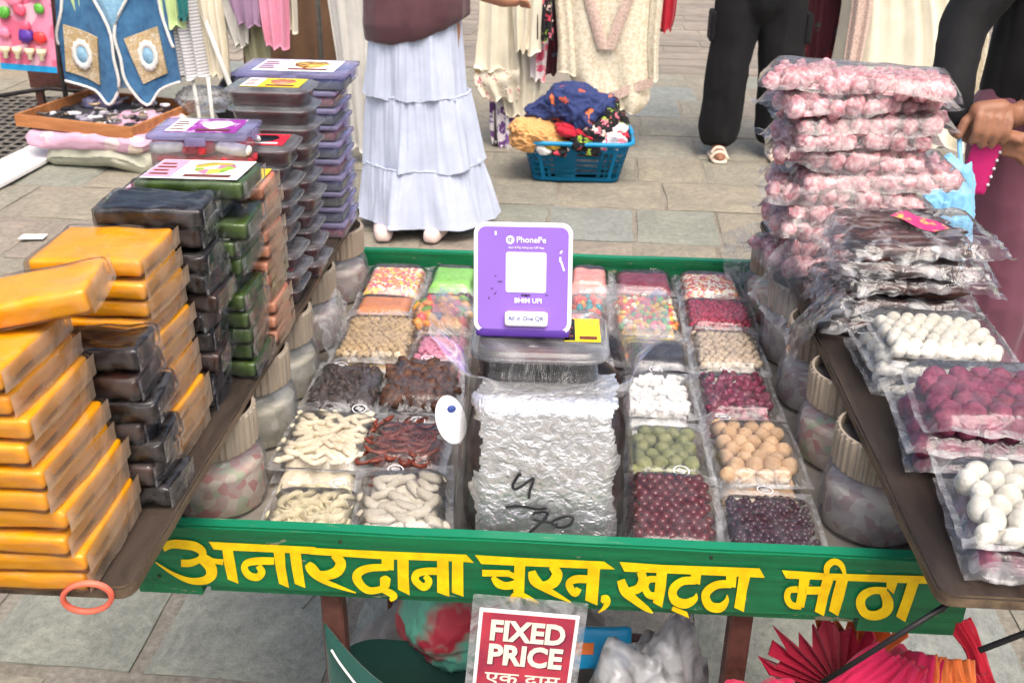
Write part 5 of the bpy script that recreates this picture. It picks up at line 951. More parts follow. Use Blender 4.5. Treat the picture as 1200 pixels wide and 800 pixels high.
def column(n, xr, yc, size, z0, m, desc, where, name, cat, jx=.006, jr=.04, lean=0, group=None, lab=None, mats=None, tilt=.02, labs=None):
    """a stack of n packs whose inner ends lie near x = xr"""
    w_, d_, h_ = size; z = z0
    for i in range(n):
        k = n-1-i
        slab_pack(name, f'{desc}, {ORD[k]} in stack {where}', cat, (xr-w_/2+rk.uniform(-jx, jx)+lean*i, yc+rk.uniform(-.004, .004), z), size, rk.randrange(4), (mats[i % len(mats)] if mats else m), (rk.uniform(-tilt, tilt), rk.uniform(-tilt, tilt)*.6, rk.uniform(-jr, jr)), group or (desc+' stacked '+where), labs[i] if labs else (lab if k == 0 else None))
        z += h_+.0006
    return z
z1 = column(10, -.422, -.172, (.150, .140, .0232), PT+.001, 'mango', 'yellow mango slab in clear film', 'nearest the plank end', 'mango_leather_pack', 'fruit pack', mats=['mango', 'mango', 'mango_deep'], lean=-.0042)
slab_pack('mango_leather_pack', 'tilted yellow mango slab leaning across the top of the nearest stack', 'fruit pack', (-.492, -.125, z1+.006), (.15, .085, .026), 1, 'mango', (RAD(2), RAD(-10), RAD(9)), None)
column(7, -.408, -.062, (.120, .076, .0262), PT+.001, 'tamarind', 'black tamarind slab in film', 'between the two yellow stacks', 'tamarind_pack', 'tamarind pack', jx=.012, jr=.10, tilt=.07, mats=['tamarind', 'tamarind2'])
z2 = column(11, -.420, .042, (.128, .116, .0222), PT+.001, 'mango', 'yellow mango slab in film', 'between two black stacks', 'mango_leather_pack', 'fruit pack', mats=['mango', 'mango_deep', 'mango'], jx=.008)
z3 = column(10, -.408, .150, (.128, .080, .0262), PT+.001, 'tamarind', 'black tamarind slab in shiny film', 'between yellow and green slabs', 'tamarind_pack', 'tamarind pack', jx=.014, jr=.09, tilt=.06, mats=['tamarind', 'tamarind', 'tamarind2'])
z4 = column(11, -.398, .248, (.142, .098, .0240), PT+.001, 'greenleather', 'dark green fruit slab in film', 'beside the labelled tray packs', 'green_fruit_pack', 'fruit pack', jx=.018, jr=.07, lab='green_label', labs=[None, None, None, 'green_label', None, 'green_label', None, 'green_label', None, 'green_label', 'green_label'])
z5 = column(11, -.390, .352, (.140, .088, .0205), PT+.001, 'peach', 'peach fruit slab in film', 'beside the clear tubs', 'peach_fruit_pack', 'fruit pack', jx=.005, jr=.03, lab='yellow_label')
# clear box of foil-wrapped sweets lying on the peach slabs
def clear_box(name, label, loc, w_, d_, h_, key, fillm, lab, rot=(0, 0, 0), group=None, lidh=.009, n_in=0):
    t = thing(name, label, 'plastic box', loc, rot, group)
    kk = (w_, d_, h_, key, fillm)
    if kk not in _cb:
        bm = bmesh.new(); add_box(bm, -w_/2+.003, w_/2-.003, -d_/2+.003, d_/2-.003, 0, h_-lidh)
        bmesh.ops.bevel(bm, geom=bm.edges[:], offset=.004, segments=3, affect='EDGES'); bo = bm_mesh('box', bm, M['tub'])
        li = rounded('lid', w_, d_, lidh, .0035, M[key], 6)
        fi = rounded('filling', w_-.014, d_-.014, h_-lidh-.006, .006, M[fillm], 8, .003, 60, 2) if fillm else None
        _cb[kk] = (bo, li, fi)
    bo, li, fi = _cb[kk]
    obj('box', bo, t); obj('lid', li, t, (0, 0, h_-lidh+.0005)); (obj('filling', fi, t, (0, 0, .002)) if fi else None)
    obj('clasp', CLASP, t, (.0, -d_/2-.001, h_-lidh-.006)); obj('clasp', CLASP, t, (w_/2+.001, 0, h_-lidh-.006), (0, 0, RAD(90)))
    if lab: label_parts(t, -w_*.34, w_*.38, -d_*.36, d_*.36, h_+.0008, *PRINT[lab])
    return t
_cb = {}
CLASP = rounded('clasp', .03, .004, .012, .0015, M['lilac_plastic'], 3)
bx = clear_box('plastic_box', 'clear plastic box of red foil-wrapped sweets with a purple label', (-.496, .415, z5+.002), .138, .10, .050, 'lilac_plastic', None, 'purple_label', (0, 0, .03))
WSW = [rounded('wrapped_sweet', .044, .026, .014, .006, M['cube' if k % 2 else 'red_in'], 5, .004, 60, k) for k in range(4)]
for k in range(18): obj('wrapped_sweet', WSW[(k % 2)+2*((k//2) % 2)] if k > 5 else WSW[0], bx, (-.042+.042*(k % 3)+rk.uniform(-.004, .004), -.030+.030*((k//3) % 3), .004+.016*(k//9)), (rk.uniform(-.2, .2), rk.uniform(-.2, .2), rk.uniform(-.5, .5)))
# clear shallow box standing on the peach slabs' end carries it: a low clear tub below
stm = tub_meshes(.132, .095, .030, 'tub')
stf = stm[2].copy(); stf.materials.append(M['dark_in'])
STRIP = stick('jelly_strip', .10, .0028, M['dark_in'], 2, .05, .1, 6, 5)
def tub(label, loc, rz, lab, group='clear tubs of dark jelly strips'):
    t = thing('clear_tub', label, 'tub', loc, (0, 0, rz), group)
    obj('tub', stm[0], t); obj('lid', stm[1], t); obj('filling', stf, t)
    for k in range(9): obj('jelly_strip', STRIP, t, (0, -.032+.008*k, .0205), (0, 0, .06*math.sin(k*1.7)))
    if lab: label_parts(t, -.042, .05, -.03, .03, .0306, *PRINT[lab])
    return t
n = 9
for i in range(n):
    tub(f'clear tub of dark jelly strips, {ORD[n-1-i]} in the nearer tub stack', (-.455+rk.uniform(-.008, .008), .478+rk.uniform(-.003, .003), PT+.001+i*.0275), rk.uniform(-.05, .05), 'red_label' if i in (n-1, 5, 3, 1) else None)
n = 11
for i in range(n):
    tub(f'clear tub of dark jelly strips, {ORD[n-1-i]} in the farther tub stack', (-.448+rk.uniform(-.008, .008), .592+rk.uniform(-.003, .003), PT+.001+i*.0278), rk.uniform(-.05, .05), 'yellow_label' if i == n-1 else None)
n = 10
for i in range(n):
    fm = ['red_fill', 'blue_in', 'tamarind', 'blue_in', 'red_fill', 'blue_in', 'red_fill', 'blue_in', 'red_fill', 'blue_in'][i]
    clear_box('plastic_box', f'lilac lidded box, {ORD[n-1-i]} in the stack at the far plank end', (-.462+rk.uniform(-.003, .003), .80+rk.uniform(-.003, .003), PT+.001+i*.0295), .165 if i < n-1 else .195, .13, .029, 'lilac_plastic', fm, 'white_label' if i == n-1 else None, (0, 0, rk.uniform(-.02, .02)), 'lilac lidded boxes in one stack')
# ------------------------------------------------------------------ plank 2: bags of sugared balls
S_pink = [ico('sweet', .0150, M['sugarpink'], 3, .34, 2.0, i, (1.1, 1, .78)) for i in range(6)]
S_wht = [ico('sweet', .0094, M['sugarwhite'], 3, .06, 2, i) for i in range(3)]
S_bw = [ico('sweet', .0125, M['sugarwhite'], 3, .06, 2, i, (1.12, .95, .9)) for i in range(4)]
S_plum = [ico('sweet', .0140, M['sugarplum'], 3, .28, 2.2, i) for i in range(4)]
S_date = [stick('date_stick', .15, .009, M['datebar'], i, .06, .5, 10, 12) for i in range(4)]
def ballbag(label, cx, cy, z, w_, d_, h_, pcs, bed, sp, seed, rot=(0, 0, 0), flap=.1, filmm='film', group=None, jit=.2, keep=1, n=40, droop=0.0):
    rnd = random.Random(seed*7+1)
    t = thing('sugared_ball_bag', label, 'candy bag', (cx, cy, z), rot, group)
    b = obj('sweet_heap', heap('sweet_heap', w_-.07, d_*(1-flap)-.06, max(.006, h_-sp*.75), M[bed], 22, .010, 28, seed), t, (0, -d_*flap/2, .001)); b['kind'] = 'stuff'
    for (x, y) in hexfill(w_-.03, 0, sp*.93, rnd, jit, -d_/2+.014, d_/2-d_*flap-.01):
        if rnd.random() > keep: continue
        ed = max(0, min(1, (w_/2-abs(x))/.045, (y+d_/2)/.045)); zz = max(sp*.42, h_-sp*.5-.001-(1-ed)*h_*.42)
        obj('sweet', rnd.choice(pcs), t, (x, y, zz+rnd.uniform(-.002, .001)), (rnd.uniform(0, 6), rnd.uniform(0, 6), rnd.uniform(0, 6)), (rnd.uniform(.9, 1.08),)*3)
    obj('film', bagfilm('film', w_, d_, h_+.002, M[filmm], seed, flap, wr=.003, droop=droop), t)
    return t
rp = random.Random(9); z = PT+.001
npk = 11
for i in range(npk):
    d_ = .22-.004*i; h_ = .0300+rp.uniform(-.002, .003)
    ballbag(f'bag of pink sugared balls, {ORD[npk-1-i]} in the tall pink stack', .508+rp.uniform(-.03, .024), .742+rp.uniform(-.014, .010), z, 0.30+rp.uniform(-.035, .015), d_, h_, S_pink, 'sugarpink', .0290, 200+i, (rp.uniform(-.05, .05), rp.uniform(-.06, .06), rp.uniform(-.24, .22)), .12, group='bags of pink sugared balls in a tall stack', jit=.34, filmm='film_pink', droop=.014)
    z += h_*.95
nd = 5; z = PT+.001
M['datefilm'] = M['glare_wrap']
for i in range(nd):
    h_ = .0315; rnd = random.Random(300+i)
    t = thing('date_stick_bag', f'shiny crinkled bag of dark fruit sticks, {ORD[nd-1-i]} in its stack', 'candy bag', (.515+rp.uniform(-.012, .012), .470+rp.uniform(-.008, .008), z), (rp.uniform(-.03, .03), rp.uniform(-.03, .03), rp.uniform(-.10, .08)), 'crinkled bags of dark fruit sticks')
    for k in range(7): obj('date_stick', rnd.choice(S_date), t, (rnd.uniform(-.012, .012), -.072+k*.024, h_*.62+rnd.uniform(-.004, .003)), (rnd.uniform(0, 6), 0, rnd.uniform(-.12, .12)))
    for k in range(6): obj('date_stick', rnd.choice(S_date), t, (rnd.uniform(-.012, .012), -.06+k*.024, h_*.28), (rnd.uniform(0, 6), 0, rnd.uniform(-.1, .1)))
    obj('film', bagfilm('film', .235, .19, h_+.003, M['glare_wrap'], 300+i, .06, wr=.0055, nu=40, nv=36), t)
    if i == nd-1:
        V, F = grid(8, 4, lambda u, v: ((u-.5)*.078, (v-.5)*.035, .0016*math.sin(u*7+v*3)))
        obj('label', mesh('label', V, F, M['pink_label']), t, (.012, .0, h_+.006), (0, .03, RAD(-58)))
    z += h_*.97
for i, (zz, dx) in enumerate(((PT+.001, .0), (PT+.030, -.006), (PT+.058, .004))):
    ballbag(f'bag of small white sugared balls, {ORD[2-i]} of three beside the dark fruit sticks', .505+dx, .285-.006*i, zz, .175, .165, .029, S_wht, 'sugarwhite', .0186, 330+i, (rp.uniform(-.02, .03), rp.uniform(-.03, .03), rp.uniform(-.06, .04)), .14, group='bags of small white sugared balls', jit=.14)
for i, (zz, dx) in enumerate(((PT+.001, .006), (PT+.033, -.004), (PT+.064, .006))):
    ballbag(f'bag of magenta sugared balls, {ORD[2-i]} of three between the two white kinds', .515+dx, .098-.006*i, zz, .20, .185, .0325, S_plum, 'sugarplum', .0265, 340+i, (rp.uniform(-.02, .03), rp.uniform(-.03, .03), -.12+rp.uniform(-.05, .04)), .1, group='bags of magenta sugared balls', jit=.2)
for i, (zz, dx) in enumerate(((PT+.001, .012), (PT+.036, -.002))):
    ballbag(f'bag of {["magenta sugared balls under the large white ones", "large white sugared balls nearest the plank end"][i]}', .510+dx, -.085-.004*i, zz, .19, .17, .036 if i == 0 else .034, [S_plum, S_bw][i], ['sugarplum', 'sugarwhite'][i], [.0285, .0255][i], 350+i, (RAD(3), rp.uniform(-.03, .03), -.10), .12, group=None, jit=.16)
tag(obj('plastic_film', bagfilm('plastic_film', .15, .13, .02, M['film'], 361, .05, wr=.006), None, (.395, .60, PT+.012), (RAD(10), RAD(-58), RAD(8))), 'loose clear bag corner drooping over the plank edge by the pink bags', 'plastic bag')
tag(obj('plastic_film', bagfilm('plastic_film', .13, .15, .02, M['glare_wrap'], 362, .05, wr=.007), None, (.402, .42, PT+.014), (RAD(-6), RAD(-55), RAD(-10))), 'loose shiny crinkled film drooping over the plank edge by the fruit sticks', 'plastic bag')
tag(obj('plastic_film', bagfilm('plastic_film', .15, .10, .012, M['film_soft'], 363, .05, wr=.005), None, (.365, .905, .79), (RAD(80), RAD(80), RAD(12))), 'whitish plastic film standing in the back corner beside the jars', 'plastic bag')
tag(obj('plastic_film', bagfilm('plastic_film', .10, .10, .012, M['film_soft'], 364, .05, wr=.005), None, (-.372, .555, .785), (RAD(80), RAD(-10), RAD(80))), 'whitish plastic film hanging between the jars under the slabs', 'plastic bag')

# ------------------------------------------------------------------ things hanging from and standing under the cart
V, F = [], []; n1, n2 = 40, 10
for i in range(n1):
    th = 2*math.pi*i/n1
    for j in range(n2):
        ph = 2*math.pi*j/n2; rr = 1+.0032*math.cos(ph)/.026
        V.append((.021*math.cos(th)*rr, .0032*math.sin(ph), .029*math.sin(th)*rr))
for i in range(n1):
    for j in range(n2): F.append((i*n2+j, i*n2+(j+1) % n2, ((i+1) % n1)*n2+(j+1) % n2, ((i+1) % n1)*n2+j))
tag(obj('rubber_ring', mesh('rubber_ring', V, F, M['coral']), None, (-.432, -.230, .861), (RAD(25), RAD(35), RAD(20))), 'coral pink rubber ring hanging below the yellow slabs', 'ring')
SG = thing('price_sign', 'red and cream FIXED PRICE sign in a clear sleeve hanging off the front board', 'sign', (-.016, -.008, .686), (RAD(90-4), 0, RAD(2.5)))
obj('sleeve', rr_plate('sleeve', .140, .150, .003, .0006, M['film_soft']), SG, (0, -.062, 0), (0, 0, RAD(-4.5)))
pp = obj('paper', rr_plate('paper', .122, .122, .001, .0012, M['white_card']), SG, (0, -.066, .0014), (0, 0, RAD(-4.5)))
obj('red_field', rr_plate('red_field', .113, .112, .001, .0006, M['signred']), pp, (0, 0, .0014))
for (s_, sz, y) in (('FIXED', .0400, .030), ('PRICE', .0400, -.006)):
    for (m_, dx, dz) in (('signshade', .0016, .0021), ('signcream', 0, .0030)):
        me = text_mesh('sign_lettering', s_, sz, M[m_], .0015, .0002)
        wx = max(v.co.x for v in me.vertices)-min(v.co.x for v in me.vertices)
        obj('sign_lettering', me, pp, (dx, y-dx*1.2, dz), (0, 0, 0), (.092/wx, 1.02, 1))
me = text_mesh('sign_lettering', '\u090f\u0915 \u0926\u093e\u092e', .022, M['signcream'], .0003, .0002)
wx = max(v.co.x for v in me.vertices)-min(v.co.x for v in me.vertices)
obj('sign_lettering', me, pp, (0, -.040, .0030), (0, 0, 0), (.094/wx, 1, 1))

def rod(label, a, b, r, m='black'):
    tag(obj('rod', tube('rod', [a, Vector(a).lerp(Vector(b), .5), b], r, M[m], 10)), label, 'rod')
rod('thin black rod slanting down from the plank corner', (.414, -.16, .853), (.30, -.16, .735), .003)
rod('thin black rod sticking out beside the orange cloth', (.455, -.15, .78), (.66, -.10, .85), .0032)

# dark green shopping bag
def sackbag(name, w_, d_, h_, m, seed, lean=0):
    def fn(u, v):
        th = 2*math.pi*u; c, s_ = math.cos(th), math.sin(th); e = .5
        k = .82+.18*math.sin(min(1, v*1.6)*1.5)
        x = math.copysign(abs(c)**e, c)*w_/2*k; y = math.copysign(abs(s_)**e, s_)*d_/2*k
        q = mn.noise_vector(Vector((x*9, y*9, v*5+seed)))
        return (x+q.x*.014+lean*v, y+q.y*.014, v*h_+q.z*.012*v)
    V, F = grid(48, 20, fn); return mesh(name, V, F, m)
t = thing('shopping_bag', 'bottle green shopping bag with a white line under the front board', 'bag', (-.13, .10, .03), (0, 0, .05))
obj('sack', sackbag('sack', .30, .12, .445, M['bottlegreen'], 1), t)
o = obj('flap', mesh('flap', *grid(14, 8, lambda u, v: (-.150+u*.105, -.060-.012*math.sin(u*3)-.006*v, .455+.125*(1-u)**1.15*(1-v)-.25*v)), M['bottlegreen']), t); o.modifiers.new('t', 'SOLIDIFY').thickness = .003
obj('white_line', tube('white_line', smooth_path([(-.142, -.072, .545), (-.130, -.074, .52), (-.10, -.080, .475), (-.066, -.083, .445), (-.068, -.083, .40)], 4), .0016, M['white_card'], 6), t)
for (a_, b_, c_) in (((.14, -.07, .42), (.19, -.06, .475), (.29, -.03, .40)), ((.20, -.075, .36), (.25, -.055, .425), (.30, -.04, .34))):
    pts = smooth_path([a_, b_, c_], 8); V = []; F = []
    for p in pts: V += [p+Vector((0, -.004, .013)), p+Vector((0, .004, -.013))]
    for i in range(len(pts)-1): F.append((2*i, 2*i+2, 2*i+3, 2*i+1))
    o = obj('handle', mesh('handle', V, F, M['bottlegreen']), t); md = o.modifiers.new('t', 'SOLIDIFY'); md.thickness = .003
tag(obj('sack', crumple('sack', .18, .15, .19, M['mintsack'], 4, .22), None, (-.125, .19, .415), (0, 0, .4)), 'mint green and red patterned round sack behind the shopping bag', 'sack')
tag(obj('sack', crumple('sack', .34, .28, .42, M['greysack'], 8, .22), None, (-.17, .34, .03)), 'grey sack standing on the ground below the mint sack', 'sack')
tag(obj('sack', crumple('sack', .30, .24, .40, M['greysack'], 12, .3), None, (.03, .32, .03)), 'grey sack under the tray behind the price sign', 'sack')
tag(obj('plastic_sack', crumple('plastic_sack', .22, .17, .60, film('cloudy_white_plastic', .9, bump=.7, scale=18, rough=.2), 6, .28), None, (.150, .105, .03), (0, 0, .2)), 'cloudy white plastic sack behind the green bag handles', 'sack')
bp = thing('blue_packet', 'sky blue packet with a small orange print lying on the sacks', 'packet', (.078, .135, .50), (RAD(62), RAD(8), .2))
obj('pack', rounded('pack', .10, .06, .014, .006, M['bluepack'], 5, .002, 30, 2), bp)
obj('print', box_mesh('print', -.018, .018, -.008, .008, 0, .0008, M['orangecloth']), bp, (-.024, 0, .0152))

# pink and orange mesh cloth below the tray corner
def folded(name, sx, sy, sz, m, seed, fold=.012, fs=22):
    me = crumple(name, sx, sy, sz, m, seed, .18, 6)
    for v in me.vertices:
        c = v.co; n = Vector((c.x, c.y, 0)).normalized() if Vector((c.x, c.y, 0)).length > 1e-4 else Vector((0, 0, 1))
        d = mn.noise(Vector((c.x*6, c.y*6, c.z*3+seed)))*2
        v.co = c+(n*.6+Vector((0, 0, .5)))*fold*(1-abs(mn.noise(Vector((c.x*fs+d, c.y*fs*.5, c.z*fs*.5+seed))))*2.2)
    me.update(); return me
tag(obj('cloth_bundle', folded('cloth_bundle', .24, .16, .68, M['hotpink'], 15), None, (.262, -.045, .03)), 'rounded hot pink patterned cloth bundle below the front board', 'cloth bundle')
tag(obj('cloth_bundle', folded('cloth_bundle', .36, .22, .58, M['crimsoncloth'], 17), None, (.44, .09, .03)), 'crimson cloth bundle under the pink and orange strips', 'cloth bundle')
def strip_cloth(label, pts, wd, m, seed, up=(0, -.4, 1)):
    pts = smooth_path(pts, 10); V, F = [], []; k = 16
    for i, p in enumerate(pts):
        t_ = (pts[min(i+1, len(pts)-1)]-pts[max(i-1, 0)]).normalized(); s_ = t_.cross(Vector(up)).normalized(); nn = s_.cross(t_).normalized()
        for j in range(k+1):
            a_ = j/k-.5; q = mn.noise(Vector((i*.10, j*.55, seed)))
            V.append(p+s_*a_*wd*(1+.15*math.sin(i*.5+seed))+nn*(.008*math.cos(a_*3.1)+.010*q+.008*ridge(Vector((i*.06, j*.45, seed*3)))))
    for i in range(len(pts)-1):
        for j in range(k): a_ = i*(k+1)+j; F.append((a_, a_+1, a_+k+2, a_+k+1))
    o = tag(obj('mesh_cloth', mesh('mesh_cloth', V, F, M[m])), label, 'cloth', 'pink and orange cloth strips under the tray corner')
    md = o.modifiers.new('t', 'SOLIDIFY'); md.thickness = .0025
    return o
strip_cloth('hot pink cloth strip folded lengthwise over the rounded bundle', [(.22, -.05, .40), (.28, -.06, .52), (.36, -.045, .60), (.43, -.01, .635)], .05, 'hotpink', 1)
strip_cloth('hot pink cloth strip curving below the black rod', [(.28, -.07, .40), (.335, -.075, .52), (.40, -.06, .595), (.45, -.02, .635)], .05, 'hotpink', 2)
strip_cloth('crimson cloth strip between two hot pink ones', [(.34, -.08, .40), (.38, -.08, .53), (.425, -.06, .60), (.46, -.02, .632)], .04, 'crimsoncloth', 12)
strip_cloth('wide hot pink cloth strip beside the orange ones', [(.395, -.085, .40), (.42, -.08, .53), (.45, -.06, .60), (.475, -.01, .64)], .055, 'hotpink', 3)
strip_cloth('orange cloth strip nearest the pink ones', [(.450, -.085, .40), (.462, -.08, .53), (.474, -.06, .60), (.485, -.01, .64)], .034, 'orangecloth', 4)
strip_cloth('orange cloth strip in the middle of the folds', [(.490, -.085, .40), (.498, -.08, .53), (.505, -.06, .60), (.505, -.01, .638)], .038, 'orangecloth', 5)
strip_cloth('red cloth strip hanging over the orange strips', [(.535, -.085, .38), (.542, -.085, .52), (.540, -.065, .588), (.525, -.015, .615)], .045, 'redcloth', 6)
strip_cloth('narrow red cloth strip at the tray corner', [(.560, -.03, .46), (.553, -.01, .56), (.540, .02, .62), (.525, .05, .645)], .03, 'redcloth', 7)
strip_cloth('orange cloth strip at the outer end', [(.578, -.085, .38), (.578, -.085, .50), (.568, -.065, .56), (.55, -.015, .59)], .03, 'orangecloth', 8)
def fan(label, c, n, m, a0, a1, L):
    V, F = [], []
    for i in range(n+1):
        a_ = a0+(a1-a0)*(i+.7*mn.noise(Vector((i*1.7, L*9, 3))))/n; r = L*(1 if i % 2 else .86)*(.85+.5*mn.noise(Vector((i*.9, L, 0))))
        V += [(c[0], c[1]+.004*(i % 2), c[2]), (c[0]+r*math.cos(a_), c[1]+.016*(i % 2), c[2]+r*math.sin(a_)*.9)]
    for i in range(n): F.append((2*i, 2*i+1, 2*i+3, 2*i+2))
    o = tag(obj('pleated_cloth', mesh('pleated_cloth', V, F, M[m], False)), label, 'cloth'); md = o.modifiers.new('t', 'SOLIDIFY'); md.thickness = .003
fan('pleated crimson cloth fanned out behind the pink bundle', (.40, .05, .52), 20, 'crimsoncloth', RAD(75), RAD(165), .14)
fan('pleated orange cloth edge showing behind the crimson fan', (.42, .07, .53), 14, 'orangecloth', RAD(55), RAD(125), .13)
# ------------------------------------------------------------------ stalls behind: hanging clothes
def drape(name, rows, y, thick, folds, amp, m, seed, nr=26, n=56):
    """hanging cloth with a closed cross-section; rows: (z, x_left, x_right) from top to bottom"""
    pts = smooth_path([(a[1], a[2], a[0]) for a in rows], max(2, nr//(len(rows)-1)))
    V, F = [], []; k = len(pts)
    for i, p in enumerate(pts):
        t = i/(k-1); cx, hw = (p.x+p.y)/2, (p.y-p.x)/2
        for j in range(n):
            th = 2*math.pi*j/n; c, s_ = math.cos(th), math.sin(th)
            x = cx+hw*c; f = amp*(.35+.65*t)*(math.sin(c*folds*3.1+seed+.6*math.sin(t*3+seed))+.5*math.sin(c*folds*5.7+seed*2.3))
            yy = y+thick*(.5+.5*abs(s_))*s_+f+mn.noise(Vector((x*5, t*3, seed)))*amp*1.2
            z = p.z+(.012*math.sin(c*folds*2+seed)+.01*mn.noise(Vector((x*20, seed, 0))))*(t > .93)
            V.append((x, yy, z))
    for i in range(k-1):
        for j in range(n): F.append((i*n+j, i*n+(j+1) % n, (i+1)*n+(j+1) % n, (i+1)*n+j))
    F.append(tuple(range(n))); F.append(tuple((k-1)*n+j for j in range(n))[::-1])
    return mesh(name, V, F, M[m])
def hang(label, rows, y, m, seed, thick=.03, folds=3, amp=.018, name='hanging_garment', cat='garment', group=None, extra=()):
    t = thing(name, label, cat, (0, 0, 0), (0, 0, 0), group)
    obj('cloth', drape('cloth', rows, y, thick, folds, amp, m, seed), t)
    for q in extra: obj(q[0], drape(q[0], q[1], q[2], q[3], q[4], q[5], q[6], q[7]), t)
    return t
def rail(label, x0, x1, y, z, legs=True, group=None):
    t = thing('clothes_rail', label, 'clothes rail')
    obj('bar', tube('bar', [(x0, y, z), ((x0+x1)/2, y, z), (x1, y, z)], .012, M['steel'], 10), t)
    for x in (x0, x1):
        obj('post', tube('post', [(x, y+.03, .03), (x, y+.03, z*.5), (x, y+.03, z+.02)], .014, M['steel'], 10), t)
        obj('foot', tube('foot', [(x, y+.0, .045), (x, y+.03, .05), (x, y+.28, .045)], .014, M['steel'], 10), t)
    return t
rail('grey metal clothes rail carrying the cream tops', -.38, .30, 4.47, 1.52)
rail('grey metal clothes rail of the stall with the blue waistcoat', -2.72, -1.30, 4.42, 1.50)
rail('grey metal clothes rail carrying the red floral and cream dresses', 1.15, 2.3, 4.75, 1.55)

# cream tops, middle rail
hang('long cream top with a pink floral hem beside the white skirt', [(1.5, -.42, -.34), (1.35, -.47, -.28), (.8, -.46, -.27), (.55, -.48, -.26), (.45, -.49, -.25)], 4.42, 'cream', 1, group=None,
     extra=[('floral_hem', [(.455, -.49, -.25), (.38, -.485, -.25), (.30, -.44, -.25)], 4.42, .03, 3, .018, 'creamfloral', 1)])
hang('pale lilac floral dress hanging under the cream top', [(1.48, -.44, -.34), (1.3, -.45, -.28), (.5, -.42, -.28), (.12, -.41, -.27), (.02, -.39, -.28)], 4.50, 'purplefloral', 2, amp=.015)
hang('long plain cream dress behind the folded sleeves', [(1.5, -.32, -.22), (1.3, -.34, -.17), (.5, -.36, -.14), (.2, -.33, -.16)], 4.47, 'cream', 3, folds=4)
hang('short cream cardigan with a hanging sleeve', [(1.5, -.30, -.2), (1.2, -.31, -.16), (.75, -.29, -.16), (.56, -.27, -.20)], 4.37, 'cream', 4, thick=.035,
     extra=[('sleeve', [(1.4, -.22, -.16), (.9, -.20, -.13), (.55, -.21, -.14)], 4.35, .03, 1, .008, 'cream', 6)])
hang('black floral scarf hanging in front of a coral dress', [(1.5, -.19, -.10), (1.0, -.18, -.09), (.62, -.17, -.08)], 4.36, 'blackfloral', 5, amp=.012)
hang('coral pink floral dress beside the lace top', [(1.5, -.18, -.10), (1.0, -.20, -.09), (.4, -.20, -.12)], 4.45, 'pinkfloral', 6, amp=.012)
hang('dark plum dress narrow behind the lace top', [(1.5, -.14, -.06), (1.0, -.14, -.05), (.42, -.15, -.06)], 4.52, 'redfloral', 7, amp=.01)
lt_ = hang('cream lace blouse with a deep V of dusty lace', [(1.42, .08, .28), (1.34, -.05, .42), (1.0, -.06, .42), (.55, -.03, .42), (.40, .02, .43), (.30, .10, .43), (.25, .20, .38)], 4.44, 'cream_lace', 8, thick=.045, folds=2, amp=.012)
obj('sleeve', drape('sleeve', [(1.34, -.10, .02), (1.0, -.10, -.01), (.62, -.06, .03), (.44, -.05, .05)], 4.43, .035, 1, .008, 'cream_lace', 9), lt_)
obj('sleeve', drape('sleeve', [(1.34, .36, .46), (1.0, .40, .47), (.62, .40, .46), (.42, .42, .47)], 4.43, .035, 1, .008, 'cream_lace', 10), lt_)
for s_ in (-1, 1):
    V, F = grid(3, 14, lambda u, v: (.19+s_*(.015+.14*v)+s_*(u-.5)*.055, 4.378-.01*math.sin(u*3.1), .575+.42*v))
    obj('lace_band', mesh('lace_band', V, F, M['lace_pink']), lt_)
V, F = grid(14, 4, lambda u, v: (.20+.24*u, 4.385-.01*math.sin(u*7), .30+.09*u+.05*v))
obj('lace_band', mesh('lace_band', V, F, M['lace_pink']), lt_)
hang('red skirt with its hem just showing beside the lace blouse', [(1.5, .44, .52), (1.1, .43, .54), (.75, .44, .55), (.64, .46, .53)], 4.60, 'redcloth', 11, amp=.012)

# right rail
hang('dark red floral dress beside the black trousers', [(1.5, 1.22, 1.4), (1.2, 1.17, 1.46), (.8, 1.15, 1.47), (.47, 1.20, 1.42)], 4.62, 'redfloral', 12, folds=4, amp=.022)
hang('long cream dress with gathered folds behind the pink stack', [(1.53, 1.35, 1.6), (1.2, 1.30, 1.7), (.8, 1.36, 1.90), (.3, 1.34, 2.05), (.1, 1.34, 2.1)], 4.45, 'cream', 13, folds=6, amp=.03, thick=.06,
     extra=[('lace_panel', [(1.3, 1.36, 1.46), (.8, 1.38, 1.48), (.35, 1.38, 1.46)], 4.35, .02, 2, .012, 'lace_pink', 13)])
hang('cream trousers hanging at the end of the rail', [(1.53, 1.8, 1.95), (1.2, 1.85, 2.1), (.6, 1.9, 2.2), (.2, 1.9, 2.2)], 4.7, 'cream_lace', 14, folds=3)

# left stall
hang('brown curtain panel hanging behind the stall', [(1.7, -1.9, -1.15), (1.0, -1.9, -1.15), (.4, -1.9, -1.16), (.05, -1.9, -1.17)], 5.05, 'browncurtain', 15, folds=5, amp=.02, name='curtain', cat='curtain')
hang('long beige dress hanging beside the white skirt', [(1.5, -1.16, -1.02), (1.2, -1.2, -.97), (.75, -1.16, -.96), (.36, -1.12, -.98), (.1, -1.1, -.98)], 4.1, 'greycloth', 16, folds=3)
hang('striped grey top next to the waistcoat', [(1.45, -2.0, -1.9), (1.3, -2.08, -1.84), (.8, -2.06, -1.88), (.40, -2.04, -1.86)], 4.30, 'stripe', 17, thick=.04)
hang('pale lime towel over the waistcoat shoulder', [(1.3, -2.06, -1.96), (.9, -2.07, -1.92), (.66, -2.05, -1.94)], 4.26, 'limecloth', 18, amp=.014)
hang('pale lime cloth hanging by the toy card', [(1.3, -2.56, -2.46), (.9, -2.56, -2.42), (.68, -2.54, -2.44)], 4.30, 'limecloth', 19, amp=.014)
